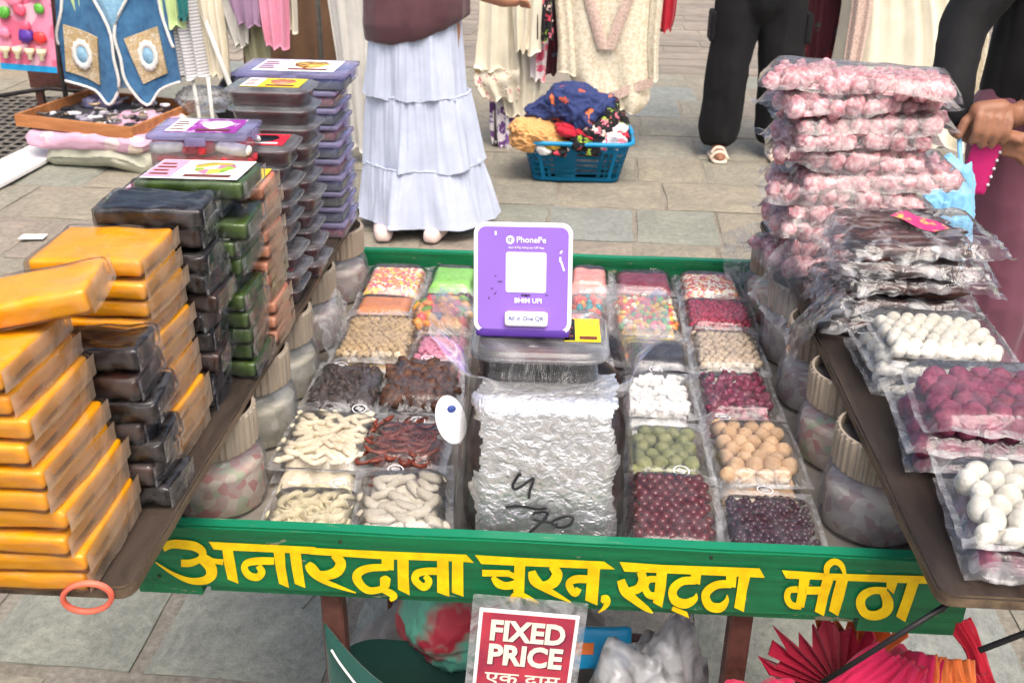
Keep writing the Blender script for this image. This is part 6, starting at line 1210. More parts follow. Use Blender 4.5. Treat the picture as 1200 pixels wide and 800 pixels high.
hang('white pleated skirt beside the striped top', [(1.45, -1.92, -1.82), (1.2, -1.95, -1.76), (.7, -1.93, -1.76), (.40, -1.90, -1.77)], 4.36, 'cream', 20, folds=5)
hang('teal cloth strip between lime and white clothes', [(1.4, -1.98, -1.92), (.9, -1.97, -1.90), (.70, -1.96, -1.91)], 4.24, 'tealcloth', 21, amp=.01)
hang('grey blouse with a slanted hem', [(1.45, -1.84, -1.74), (1.2, -1.86, -1.68), (.8, -1.82, -1.64), (.55, -1.74, -1.66)], 4.40, 'greycloth', 22, folds=3)
hang('mauve cardigan hanging over pale trousers', [(1.45, -1.74, -1.62), (1.2, -1.76, -1.58), (.85, -1.74, -1.56), (.66, -1.70, -1.57)], 4.34, 'lilac', 23, folds=3)
hang('olive grey trousers behind the mauve cardigan', [(1.45, -1.74, -1.62), (1.0, -1.75, -1.56), (.5, -1.70, -1.56), (.36, -1.68, -1.57)], 4.44, 'olive', 24, folds=2)
hang('lilac blouse at the end of the stall rail', [(1.45, -1.58, -1.48), (1.2, -1.60, -1.42), (.8, -1.58, -1.42), (.55, -1.56, -1.44)], 4.36, 'pinkcloth', 25, folds=3)
hang('cream scarf beside the lilac blouse', [(1.45, -1.48, -1.42), (1.0, -1.49, -1.40), (.62, -1.48, -1.41)], 4.42, 'cream', 26, folds=2)
tag(obj('cloth_bin', crumple('cloth_bin', .5, .4, .42, M['darkcloth'], 21, .2, 4), None, (-1.72, 4.62, .02)), 'dark cloth bag on the ground under the hanging clothes', 'bag')
for i, (a_, b_, lb) in enumerate((((-1.98, 4.42, .98), (-1.60, 4.15, .03), 'pale slanting pole of the clothes stand, nearer the white skirt'), ((-1.95, 4.3, .42), (-1.90, 4.22, .03), 'short white pole foot beside the wooden tray'), ((-1.86, 4.28, .40), (-1.84, 4.22, .03), 'second short white pole foot beside the wooden tray'))):
    tag(obj('pole', tube('pole', [a_, Vector(a_).lerp(Vector(b_), .5), b_], .010 if i else .014, M['greycloth'], 8)), lb, 'pole')

# blue waistcoat with lace
wc = thing('waistcoat', 'blue denim waistcoat with white lace trim and two oval pockets', 'waistcoat', (0, 4.24, 0))
def poly_panel(name, pts, thick, m, y=0, curve=.02):
    bm = bmesh.new(); vs_ = [bm.verts.new((x, y, z)) for x, z in pts]; f = bm.faces.new(vs_)
    bmesh.ops.triangulate(bm, faces=[f]); bmesh.ops.subdivide_edges(bm, edges=bm.edges[:], cuts=3, use_grid_fill=True)
    e = bmesh.ops.extrude_face_region(bm, geom=bm.faces[:])
    for v in [g for g in e['geom'] if isinstance(g, bmesh.types.BMVert)]: v.co.y += thick
    for v in bm.verts: v.co.y += curve*math.sin(v.co.x*17)+.01*mn.noise(v.co*7)
    bmesh.ops.recalc_face_normals(bm, faces=bm.faces[:]); return bm_mesh(name, bm, m, False)
def trim(name, pts, r, m, y=-.006):
    p = smooth_path([(x, y+.02*math.sin(x*17), z) for x, z in pts], 4); return tube(name, p, r, m, 6)
LP_ = [(-2.56, 1.02), (-2.46, 1.05), (-2.44, .9), (-2.32, .66), (-2.315, .50), (-2.31, .36), (-2.385, .26), (-2.46, .33), (-2.60, .38), (-2.60, .56), (-2.60, .62), (-2.55, .78)]
RP_ = [(-2.02, 1.02), (-2.12, 1.05), (-2.14, .9), (-2.285, .66), (-2.28, .50), (-2.27, .38), (-2.19, .26), (-2.11, .34), (-1.99, .39), (-2.0, .56), (-2.02, .62), (-2.05, .78)]
for P_ in (LP_, RP_):
    pn = obj('panel', poly_panel('panel', P_, .02, M['denim']), wc)
    obj('lace_trim', trim('lace_trim', P_[2:9], .008, M['lace']), pn); obj('lace_trim', trim('lace_trim', [P_[9], P_[10], P_[11], P_[0]], .008, M['lace']), pn)
obj('lining', poly_panel('lining', [(-2.56, 1.0), (-2.02, 1.0), (-2.02, .40), (-2.2, .34), (-2.36, .34), (-2.58, .42)], .03, M['paleblue'], .05), wc)
for sx, P_ in ((-1, [(-2.56, .66), (-2.39, .60), (-2.42, .36), (-2.585, .43)]), (1, [(-2.25, .60), (-2.08, .66), (-2.055, .43), (-2.19, .37)])):
    pk = obj('pocket', poly_panel('pocket', P_, .012, M['goldcloth'], -.012), wc)
    cx = sum(p[0] for p in P_)/4; cz = sum(p[1] for p in P_)/4
    obj('lace_oval', lathe('lace_oval', [(.062, 0), (.060, .006), (.036, .007), (.034, .002)], M['lace'], 28, lambda th, i: 1+(.08*math.sin(th*12) if i < 2 else 0), (.85, 1.25)), pk, (cx, -.020+.02*math.sin(cx*17), cz), (RAD(90), 0, 0))
    obj('oval_centre', lathe('oval_centre', [(.036, 0), (.034, .004), (.002, .005)], M['paleblue'], 24, None, (.85, 1.25)), pk, (cx, -.020+.02*math.sin(cx*17), cz), (RAD(90), 0, 0))

# card of toy fruit, cabinet, tray and bundles
tc = thing('toy_card', 'pink hanging card of toy fruit and small cups', 'toy card', (-2.74, 4.16, .44), (RAD(-4), RAD(3), 0))
M['toypink'] = multi_pos('pink_card_print', [(226, 140, 170), (206, 100, 130), (230, 180, 196), (216, 130, 160)], 14)
obj('card', box_mesh('card', -.145, .145, -.004, .004, 0, .5, M['toypink'], .002), tc)
obj('blue_edge', box_mesh('blue_edge', -.146, .146, -.006, -.0045, .0, .03, M['bluepack']), tc)
M['toys'] = multi('toy_colours', [(226, 70, 110), (120, 180, 70), (240, 90, 120), (230, 60, 60), (90, 170, 60), (236, 130, 160)], .3)
tr_ = random.Random(5); toym = ico('toy_fruit', .032, M['toys'], 3, .15, 2, 1, (1, .5, .9))
for (x, z) in ((-.10, .40), (-.03, .42), (.07, .39), (-.09, .28), (-.01, .30), (.09, .31), (-.10, .18), (.08, .17), (.01, .22), (-.03, .34)): obj('toy_fruit', toym, tc, (x, -.018, z), (0, tr_.uniform(-1, 1), 0), (tr_.uniform(.8, 1.2),)*3)
obj('toy_grapes', ico('toy_grapes', .036, M['deep_purple'], 3, .4, 5, 3, (1, .5, 1)), tc, (.01, -.018, .175))
M['toycream'] = mat('cream_toy_plastic', (226, 214, 176), .35, vary=.05)
cupm = lathe('toy_cup', [(.010, 0), (.013, .002), (.010, .02), (.022, .035), (.024, .055), (.021, .053), (.004, .036)], M['toycream'], 20)
for x in (-.10, -.04, .025, .085): obj('toy_cup', cupm, tc, (x, -.028, .06), (0, 0, 0))
tc2 = thing('toy_card', 'pale striped toy card half hidden behind the waistcoat', 'toy card', (-2.53, 4.40, .40))
obj('card', box_mesh('card', -.05, .05, -.004, .004, 0, .5, M['yellow_label'], .002), tc2)
cb = thing('wooden_cabinet', 'brown wooden cabinet frame on small wheels behind the toy card', 'cabinet', (-2.9, 4.62, .03))
bm = bmesh.new(); add_box(bm, -.10, .34, 0, .35, .22, 1.3); obj('panel', bm_mesh('panel', bm, M['brown_paint']), cb)
obj('edge_strip', box_mesh('edge_strip', .30, .325, -.02, -.001, .05, 1.28, M['orange_wood']), cb)
for x in (-.06, .16):
    obj('leg', box_mesh('leg', x-.018, x+.018, .0, .036, .05, .22, M['brown_paint']), cb)
    obj('wheel', lathe('wheel', [(.004, -.012), (.03, -.012), (.03, .012), (.004, .012)], M['black'], 20), cb, (x, .018, .032), (0, RAD(90), 0))
obj('rail', tube('rail', [(-.35, 0, .16), (0, .0, .22), (.3, 0, .2)], .012, M['darkmetal'], 8), cb)
lw_ = thing('low_wall', 'tan low wall at the edge of the paving', 'wall', (-4.6, 6.2, 0)); obj('wall_block', box_mesh('wall_block', -1.6, 1.5, 0, .3, 0.001, .55, M['tan_wall'], .01), lw_)
gr = thing('metal_grate', 'dark metal grate lying on the paving beside the white board', 'grate', (-3.35, 4.3, .034), (0, 0, RAD(3)))
bm = bmesh.new()
for i in range(19): add_box(bm, -.62+i*.068, -.62+i*.068+.022, -1.0, 1.0, 0, .010)
for i in range(25): add_box(bm, -.62, .64, -1.0+i*.082, -1.0+i*.082+.022, .0105, .014)
b_ = obj('bars', bm_mesh('bars', bm, M['mesh_mat']), gr); b_['kind'] = 'stuff'
obj('shade_sheet', box_mesh('shade_sheet', -.63, .65, -1.01, 1.01, -.003, -.0005, M['black']), gr)  # thin black sheet added as painted shade in the grate holes
tag(obj('white_board', box_mesh('white_board', -.11, .11, -.68, .68, 0, .022, M['white_card'], .004), None, (-2.73, 3.55, .037), (0, 0, RAD(-3))), 'weathered white board lying on the paving by the bundles', 'board')
def cushion(name, sx, sy, sz, m, seed, amp=.02, fl=0):
    def f(p):
        q = mn.noise_vector(p*4+Vector((seed, 0, 0)))
        return p+q*amp+Vector((0, 0, 1 if p.z > 0 else 0))*(.014*ridge(Vector((p.x*5+q.x, p.y*7+q.y, seed)))-.008)+Vector((p.x, p.y, 0)).normalized()*.012*ridge(Vector((p.x*9, p.y*9, p.z*14+seed)))
    return rounded(name, sx, sy, sz, sz*.45, m, 30, 0, 0, seed, True, f)
tag(obj('plastic_bundle', cushion('plastic_bundle', .58, .46, .12, M['greyplastic'], 3, .035), None, (-2.28, 4.06, .025), (0, 0, -.15)), 'grey plastic bundle tied with string under the pink cushion', 'bundle')
tag(obj('cushion', cushion('cushion', .66, .50, .085, M['pinkbundle'], 5, .03), None, (-2.33, 4.08, .125), (0, 0, -.18)), 'pink floral cushion under the wooden tray', 'cushion')
wt = thing('wooden_tray', 'orange wooden tray of hair clips on the pink cushion', 'tray', (-2.36, 4.16, .205), (0, RAD(1.5), -.20))
W2, D2 = .33, .30
for (x0, x1, y0, y1) in ((-W2, W2, -D2, -D2+.015), (-W2, W2, D2-.015, D2), (-W2, -W2+.015, -D2+.016, D2-.016), (W2-.015, W2, -D2+.016, D2-.016)):
    obj('side', box_mesh('side', x0, x1, y0, y1, 0, .06, M['orange_wood'], .002), wt)
obj('bottom', box_mesh('bottom', -W2+.016, W2-.016, -D2+.016, D2-.016, .004, .012, M['darkcloth']), wt)
M['clips'] = multi('hair_clip_plastic', [(60, 58, 60), (210, 208, 206), (120, 116, 112), (30, 28, 30), (170, 150, 120), (150, 146, 160), (220, 220, 224), (84, 70, 62)], .3)
clipm = [stick('clip', .085, .010, M['clips'], i, .6*i, .5, 6, 7) for i in range(3)]+[rounded('clip', .06, .035, .014, .005, M['clips'], 4, .004, 40, 2)]
rc = random.Random(8); Rz = Matrix.Rotation(-.20, 4, 'Z')
for i in range(64):
    p = Rz @ Vector((rc.uniform(-.27, .28), rc.uniform(-.25, .24), 0))
    tag(obj('hair_clip', rc.choice(clipm), None, (-2.36+p.x, 4.16+p.y, .225+.014*(i % 3)+.01*rc.random()), (rc.uniform(-.2, .2), rc.uniform(-.2, .2), rc.uniform(0, 6))), 'hair clip among the many heaped in the wooden tray', 'hair clip', 'hair clips heaped in the wooden tray')
tag(obj('small_basket', rounded('small_basket', .16, .13, .05, .015, M['lilac_plastic'], 6), None, (-2.47, 4.33, .215+.012), (0, 0, -.2)), 'lilac plastic box at the back of the wooden tray', 'box')
tag(obj('plastic_bag', crumple('plastic_bag', .30, .22, .16, M['film_soft'], 31, .4, 4), None, (-1.93, 4.36, .20), (0, 0, .3)), 'crumpled clear plastic bag behind the corner of the wooden tray', 'plastic bag')
tag(obj('plastic_bundle', cushion('plastic_bundle', .22, .36, .19, M['greyplastic'], 9, .03), None, (-1.96, 4.22, .022), (0, 0, .2)), 'grey green plastic bundle at the tray corner', 'bundle')

# turquoise basket of folded clothes
bk = thing('laundry_basket', 'turquoise plastic basket with slotted sides', 'basket', (.055, 4.02, .03))
def basket_mesh():
    bm = bmesh.new(); V = {}; H = .20; nu, nv = 112, 15
    def P(u, v):
        th = 2*math.pi*u; c, s_ = math.cos(th), math.sin(th); e = .28; k = .80+.20*v
        return Vector((math.copysign(abs(c)**e, c)*.265*k, math.copysign(abs(s_)**e, s_)*.19*k, v*H))
    for j in range(nv+1):
        for i in range(nu): V[i, j] = bm.verts.new(P(i/nu, j/nv))
    for j in range(nv):
        for i in range(nu):
            if 2 <= j <= 11 and j % 2 == 0 and i % 2 == 0 and (i//10) % 2 == 0 or (2 <= j <= 11 and j % 2 == 0 and i % 2 == 0 and i % 10 in (2, 4, 6)): continue
            bm.faces.new((V[i, j], V[(i+1) % nu, j], V[(i+1) % nu, j+1], V[i, j+1]))
    bm.faces.new([V[i, 0] for i in range(nu)][::-1])
    bmesh.ops.solidify(bm, geom=bm.faces[:], thickness=.004)
    return bm_mesh('shell', bm, M['basketblue'], True)
obj('shell', basket_mesh(), bk)
rim = []
for i in range(65):
    th = 2*math.pi*i/64; c, s_ = math.cos(th), math.sin(th); rim.append((math.copysign(abs(c)**.28, c)*.272, math.copysign(abs(s_)**.28, s_)*.197, .198))
obj('rim', tube('rim', rim, .011, M['basketblue'], 8), bk)
def lump(label, loc, size, m, seed, rot=(0, 0, 0), amp=.45):
    return tag(obj('folded_garment', crumple('folded_garment', size[0], size[1], size[2], M[m], seed, amp, 6), None, loc, rot), label, 'garment', 'clothes heaped in the turquoise basket')
lump('apricot garment hanging over the basket end', (-.155, 3.94, .17), (.26, .30, .16), 'apricot', 41, (0, RAD(8), .2))
lump('navy printed garment with orange motifs on top of the heap', (.03, 4.02, .20), (.42, .34, .30), 'navyprint', 42, (0, 0, .1))
lump('black floral garment spilling over the basket front', (.12, 3.88, .165), (.20, .16, .20), 'blackfloral', 43, (RAD(-10), 0, .3))
lump('black floral garment at the back of the heap', (.19, 4.05, .19), (.20, .26, .24), 'blackfloral', 44)
lump('red cuff folded across the heap', (.045, 3.86, .245), (.20, .08, .075), 'redcloth', 45, (0, RAD(12), -.1))
lump('small red cloth at the basket corner', (.245, 3.96, .22), (.09, .12, .07), 'redcloth', 49, (0, RAD(25), .3))
lump('white and pink garment in the basket corner', (.21, 3.90, .165), (.16, .14, .13), 'pinkfloral', 46)
lump('white cloth beside the black floral garment', (.22, 3.96, .22), (.13, .12, .10), 'cube', 47)
lump('mustard cloth low in the heap', (-.05, 3.87, .175), (.16, .09, .08), 'mustard', 48)
lump('small white cloth at the basket front rim', (-.10, 3.85, .17), (.09, .06, .06), 'cube', 50)
lump('small black patterned cloth by the white one', (-.02, 3.845, .165), (.10, .06, .06), 'blackfloral', 51)
lump('pale filling cloth inside the basket', (.055, 4.02, .04), (.38, .26, .16), 'greycloth', 52)
# ------------------------------------------------------------------ people
def limbs(bm, chains, seg=12):
    """tapered capsules along chains of ((x,y,z), r); later fused into one skin by a voxel remesh"""
    for ch in chains:
        for (p, r), (q, s_) in zip(ch[:-1], ch[1:]):
            p, q = Vector(p), Vector(q); d = q-p; L = d.length
            if L < 1e-6: continue
            rot = d.to_track_quat('Z', 'Y').to_matrix().to_4x4(); nr = 6
            V = []
            prof = [(r*math.sin(a), -r*math.cos(a)) for a in [math.pi/2*k/4 for k in range(5)]]+[(r+(s_-r)*k/nr, L*k/nr) for k in range(1, nr)]+[(s_*math.cos(a), L+s_*math.sin(a)) for a in [math.pi/2*k/4 for k in range(5)]]
            rings = []
            for (rr, z) in prof:
                rr = max(rr, 1e-4)
                rings.append([bm.verts.new(Matrix.Translation(p) @ rot @ Vector((rr*math.cos(2*math.pi*k/seg), rr*math.sin(2*math.pi*k/seg), z))) for k in range(seg)])
            for a_, b_ in zip(rings[:-1], rings[1:]):
                for k in range(seg): bm.faces.new((a_[k], a_[(k+1) % seg], b_[(k+1) % seg], b_[k]))
            bm.faces.new(rings[0][::-1]); bm.faces.new(rings[-1])
def ball(bm, c, r, sq=(1, 1, 1), rot=None):
    Mx = Matrix.Translation(c) @ (rot.to_4x4() if rot else Matrix.Identity(4)) @ Matrix.Diagonal((sq[0], sq[1], sq[2], 1))
    bmesh.ops.create_icosphere(bm, subdivisions=3, radius=r, matrix=Mx)
def fused(name, bm, m, vox, parent=None, smooth=6, folds=0, fscale=9, seed=0):
    """one continuous surface"""
    o = bpy.data.objects.new(name, bm_mesh(name, bm, m, True)); COL.objects.link(o)
    r = o.modifiers.new('r', 'REMESH'); r.mode = 'VOXEL'; r.voxel_size = vox; r.use_smooth_shade = True
    s_ = o.modifiers.new('s', 'SMOOTH'); s_.iterations = smooth; s_.factor = .5
    dg = bpy.context.evaluated_depsgraph_get(); dg.update()
    me = bpy.data.meshes.new_from_object(o.evaluated_get(dg)); o.modifiers.clear(); old = o.data; o.data = me; bpy.data.meshes.remove(old)
    if folds:
        nn = [v.normal.copy() for v in me.vertices]
        for v, n_ in zip(me.vertices, nn):
            c = v.co; k = mn.noise(Vector((c.x*fscale*1.6, c.y*fscale*1.6, c.z*fscale*.7+seed)))+.5*(1-abs(mn.noise(Vector((c.x*fscale, c.y*fscale, c.z*fscale*1.3+seed*2)))))
            v.co = c+n_*folds*(k-.2)
        me.update()
    me.polygons.foreach_set('use_smooth', [True]*len(me.polygons))
    me.materials.clear(); me.materials.append(m)
    if parent: o.parent = parent
    return o
def head(bm, c, yaw):
    """skull, jaw, nose, brows, ears; looks along +y turned by yaw"""
    R_ = Matrix.Rotation(yaw, 3, 'Z'); c = Vector(c)
    def at(x, y, z): return c+R_ @ Vector((x, y, z))
    ball(bm, at(0, -.005, .03), .082, (.92, 1.1, 1.05), R_); ball(bm, at(0, .025, -.04), .06, (.88, .95, 1.05), R_)
    limbs(bm, [[(at(0, .082, .02), .010), (at(0, .100, -.012), .013)], [(at(-.03, .078, .035), .012), (at(.03, .078, .035), .012)], [(at(-.018, .078, -.048), .008), (at(.018, .078, -.048), .008)], [(at(0, .07, -.085), .02), (at(0, .06, -.08), .02)]])
    for s_ in (-1, 1): ball(bm, at(s_*.078, -.005, .0), .022, (.4, .7, 1.2), R_)
def face_parts(parent, c, yaw, hairm, long=True):
    R_ = Matrix.Rotation(yaw, 3, 'Z'); c = Vector(c)
    bm = bmesh.new(); ball(bm, c+R_ @ Vector((0, -.02, .045)), .092, (.95, 1.08, 1.0), R_)
    if long: limbs(bm, [[(c+R_ @ Vector((0, -.06, .0)), .075), (c+R_ @ Vector((0, -.095, -.16)), .06), (c+R_ @ Vector((0, -.11, -.33)), .025)]])
    # keep the face free
    fused('hair', bm, hairm, .008, parent, 3, .006, 40, 3)
    for s_ in (-1, 1):
        p = c+R_ @ Vector((s_*.030, .076, .012))
        obj('eye', ico('eye', .011, M['white'], 2), parent, p); obj('pupil', ico('pupil', .006, M['ink'], 2), parent, p+R_ @ Vector((0, .0075, 0)))
    obj('mouth', rounded('mouth', .042, .012, .012, .005, M['redstrip'], 4), parent, c+R_ @ Vector((0, .080, -.054)), (0, 0, yaw))
def shoe(name, parent, loc, rz, m, L=.235, wd=.085, strap=None):
    def fn(p):
        t = p.y/(L/2); p.x *= (1-.18*t*t)*(1+.08*t); p.z *= (.75-.25*t); return p
    o = obj(name, rounded(name, wd, L, .06, .028, m, 8, .002, 20, 1, True, fn), parent, loc, (0, 0, rz)); return o

# woman in the white tiered skirt, seen from behind
X, Y_ = -.60, 3.17
bm = bmesh.new()
limbs(bm, [[((X, Y_, .88), .125), ((X, Y_+.01, 1.02), .115), ((X, Y_+.02, 1.18), .125), ((X, Y_+.02, 1.30), .10), ((X, Y_+.03, 1.40), .055), ((X, Y_+.05, 1.47), .05)],
           [((X-.09, Y_, .86), .09), ((X-.10, Y_, .48), .06), ((X-.12, Y_-.07, .11), .036), ((X-.135, Y_-.08, .07), .033)],
           [((X+.09, Y_, .86), .09), ((X+.10, Y_, .48), .06), ((X+.085, Y_-.07, .11), .036), ((X+.085, Y_-.08, .07), .033)],
           [((X-.15, Y_+.02, 1.32), .055), ((X-.22, Y_, 1.08), .044), ((X-.12, Y_+.2, .99), .035), ((X-.06, Y_+.27, 1.0), .03)],
           [((X+.15, Y_+.02, 1.32), .055), ((X+.20, Y_-.03, 1.08), .044), ((X+.26, Y_+.03, .99), .036), ((X+.34, Y_+.10, .95), .028)],
           [((X-.15, Y_+.02, 1.33), .055), ((X+.15, Y_+.02, 1.33), .055)]])
for (x, y, z, s_) in ((X-.06, Y_+.27, 1.0, -1), (X+.34, Y_+.10, .95, 1)):
    limbs(bm, [[((x, y, z), .026), ((x+.04, y+.05, z-.005), .026)]])
    for k in range(4): limbs(bm, [[((x+.03+.012*k, y+.06-.012*k, z), .0095), ((x+.055+.012*k, y+.085-.012*k, z-.01), .009), ((x+.065+.012*k, y+.095-.012*k, z-.035), .008)]])
    limbs(bm, [[((x+.0, y+.03, z+.01), .011), ((x-.005, y+.065, z+.02), .009)]])
head(bm, (X+.02, Y_+.07, 1.58), -.3)
W1 = tag(fused('person', bm, M['skin'], .0075), 'person in a white tiered skirt and plum top standing with back turned', 'person')
bm = bmesh.new()
limbs(bm, [[((X, Y_, .885), .178), ((X, Y_, .95), .170), ((X, Y_+.01, 1.05), .145), ((X, Y_+.02, 1.2), .155), ((X, Y_+.02, 1.31), .125), ((X, Y_+.03, 1.38), .075)],
           [((X-.05, Y_, .88), .172), ((X-.06, Y_, 1.2), .13)], [((X+.05, Y_, .92), .165), ((X+.06, Y_, 1.2), .13)],
           [((X-.15, Y_+.02, 1.32), .08), ((X-.23, Y_, 1.08), .062)], [((X+.15, Y_+.02, 1.32), .08), ((X+.20, Y_-.02, 1.10), .062)], [((X-.14, Y_+.02, 1.33), .08), ((X+.14, Y_+.02, 1.33), .08)]])
for v in bm.verts:
    lo = .80+.10*((v.co.x-X+.2)/.4)**2
    if v.co.z < lo: v.co.z = lo
fused('top', bm, M['plumtop'], .010, W1, 5, .010, 9, 2)
def skirt_pt(th, t, tier, cx, cy):
    z0, z1, r0, r1, seed, out, amp = tier
    c, s_ = math.cos(th), math.sin(th)
    q = mn.noise(Vector((c*1.5, s_*1.5, seed*.1)))                                  # long folds run through all tiers
    q2 = mn.noise(Vector((c*5.5, s_*5.5, seed+t*.6))); q3 = mn.noise(Vector((c*17, s_*17, seed+t*.8)))
    f = amp*(.3+.7*t)*(1.5*(1-2.4*abs(q))+1.1*q2)+.006*(1-t)*q3+.004*q3
    r = r0+(r1-r0)*t**.85
    return ((cx+(r+f)*c*1.08+out*t*max(0, c)), cy+(r*.82+f)*s_, z0+(z1-z0)*t+(.014*q2 if t > .92 else 0)+(.007*q3 if t < .03 else 0))
TIERS = [(.93, .60, .156, .190, 1, .0, .016), (.606, .315, .189, .222, 4, .02, .020), (.322, .085, .221, .255, 7, .035, .026)]
def skirt(name, tier, cx, cy, n=320, k=24):
    V = [skirt_pt(2*math.pi*i/n, j/k, tier, cx, cy) for j in range(k+1) for i in range(n)]
    F = [(j*n+i, j*n+(i+1) % n, (j+1)*n+(i+1) % n, (j+1)*n+i) for j in range(k) for i in range(n)]
    return mesh(name, V, F, M['skirt'])
SK = obj('skirt', skirt('skirt', TIERS[0], X, Y_), W1)
for k in (1, 2):
    obj('skirt_tier', skirt('skirt_tier', TIERS[k], X+.006*k, Y_), SK)
    pts = []
    for i in range(241):
        p = Vector(skirt_pt(2*math.pi*i/240, .0, TIERS[k], X+.006*k, Y_)); pts.append(p+Vector((0, 0, .004*mn.noise(p*60))))
    obj('gathered_seam', tube('gathered_seam', pts, .0042, M['skirt'], 6), SK)
face_parts(W1, (X+.02, Y_+.07, 1.58), -.3, M['hair'])
shoe('shoe', W1, (X-.145, Y_-.12, .03), .15, M['shoe']); shoe('shoe', W1, (X+.085, Y_-.12, .03), -.2, M['shoe'])

# person in black wide trousers
X, Y_ = .96, 4.45
bm = bmesh.new()
limbs(bm, [[((X, Y_, .92), .13), ((X, Y_, 1.1), .115), ((X, Y_, 1.28), .13), ((X, Y_, 1.42), .10), ((X, Y_-.01, 1.50), .055), ((X, Y_-.03, 1.56), .052)],
           [((X-.09, Y_, .9), .095), ((X-.13, Y_-.02, .5), .065), ((X-.15, Y_, .1), .042), ((X-.15, Y_-.10, .06), .032), ((X-.155, Y_-.17, .052), .026)],
           [((X+.09, Y_, .9), .095), ((X+.13, Y_, .5), .065), ((X+.15, Y_+.03, .1), .042), ((X+.16, Y_-.07, .06), .032), ((X+.165, Y_-.14, .052), .026)],
           [((X-.18, Y_, 1.42), .06), ((X-.27, Y_+.02, 1.16), .046), ((X-.16, Y_-.16, 1.10), .036), ((X-.10, Y_-.22, 1.10), .03)],
           [((X+.18, Y_, 1.42), .06), ((X+.27, Y_+.02, 1.16), .046), ((X+.16, Y_-.16, 1.10), .036), ((X+.10, Y_-.22, 1.10), .03)], [((X-.18, Y_, 1.43), .06), ((X+.18, Y_, 1.43), .06)]])
for s_ in (-1, 1):
    for k in range(4): limbs(bm, [[((X+s_*.09, Y_-.23, 1.125-.017*k), .010), ((X+s_*.05, Y_-.255, 1.125-.017*k), .009), ((X+s_*.03, Y_-.24, 1.12-.017*k), .008)]])
    limbs(bm, [[((X+s_*.09, Y_-.215, 1.13), .011), ((X+s_*.06, Y_-.225, 1.15), .009)]])
head(bm, (X, Y_-.05, 1.67), math.pi)
P2 = tag(fused('person', bm, M['skin2'], .008), 'person in black wide-leg trousers and pale sandals on the far paving', 'person')
bm = bmesh.new()
limbs(bm, [[((X, Y_, .98), .155), ((X, Y_, .86), .16)], [((X-.10, Y_, .88), .125), ((X-.135, Y_-.02, .5), .108), ((X-.150, Y_, .16), .112)], [((X+.10, Y_, .88), .125), ((X+.135, Y_, .5), .110), ((X+.150, Y_+.02, .16), .112)]])
for v in bm.verts: v.co.z = max(v.co.z, .085)
tro = fused('trousers', bm, M['trouser'], .011, P2, 4, .012, 8, 5)
obj('pocket', rounded('pocket', .035, .13, .15, .012, M['trouser'], 5), tro, (X-.235, Y_, .62)); obj('pocket', rounded('pocket', .035, .13, .15, .012, M['trouser'], 5), tro, (X+.238, Y_, .62))
bm = bmesh.new()
limbs(bm, [[((X, Y_, .93), .165), ((X, Y_, 1.15), .15), ((X, Y_, 1.40), .135), ((X, Y_, 1.47), .08)], [((X-.07, Y_, .95), .14), ((X-.09, Y_, 1.35), .11)], [((X+.07, Y_, .95), .14), ((X+.09, Y_, 1.35), .11)], [((X-.18, Y_, 1.42), .085), ((X-.26, Y_, 1.14), .07)], [((X+.18, Y_, 1.42), .085), ((X+.26, Y_, 1.14), .07)], [((X-.18, Y_, 1.42), .085), ((X+.18, Y_, 1.42), .085)]])
fused('shirt', bm, M['blackcloth'], .011, P2, 4, .008, 9, 6)
face_parts(P2, (X, Y_-.05, 1.67), math.pi, M['hair'], False)
for s_, dy in ((-1, 0), (1, .03)):
    so = shoe('sandal_sole', P2, (X+s_*.155, Y_-.075+dy, .026), 0, M['sandal'], .25, .095); so.scale = (1, 1, .35)
    for k, yy in enumerate((-.15, -.11)):
        obj('strap', tube('strap', smooth_path([(X+s_*.155-.045, Y_+yy+dy, .045), (X+s_*.155-.02, Y_+yy+dy, .088-.012*(1-k)), (X+s_*.155+.02, Y_+yy+dy, .088-.012*(1-k)), (X+s_*.155+.045, Y_+yy+dy, .045)], 4), .009, M['sandal'], 6), P2)

# person in black sleeves and mauve trousers, hands crossed at the waist
X, Y_ = 1.30, 1.80
bm = bmesh.new()
wl, wr = Vector((.985, 1.60, .895)), Vector((1.11, 1.60, .925))
limbs(bm, [[((X, Y_, .92), .135), ((X, Y_, 1.08), .12), ((X, Y_, 1.25), .135), ((X-.01, Y_, 1.36), .11), ((X-.02, Y_, 1.44), .055), ((X-.03, Y_-.01, 1.50), .05)],
           [((X-.09, Y_, .88), .095), ((X-.06, Y_, .48), .065), ((X-.03, Y_, .1), .04), ((X-.10, Y_-.06, .055), .032)],
           [((X+.09, Y_, .88), .095), ((X+.11, Y_, .48), .065), ((X+.13, Y_, .1), .04), ((X+.06, Y_-.08, .055), .032)],
           [((X-.18, Y_-.02, 1.36), .06), ((X-.31, Y_-.08, 1.12), .045), ((.965, 1.62, .96), .036), (wl, .028)],
           [((X+.18, Y_-.02, 1.36), .06), ((X+.16, Y_-.16, 1.08), .048), ((1.16, 1.60, .955), .034), (wr, .028)], [((X-.18, Y_, 1.37), .06), ((X+.18, Y_, 1.37), .06)]])
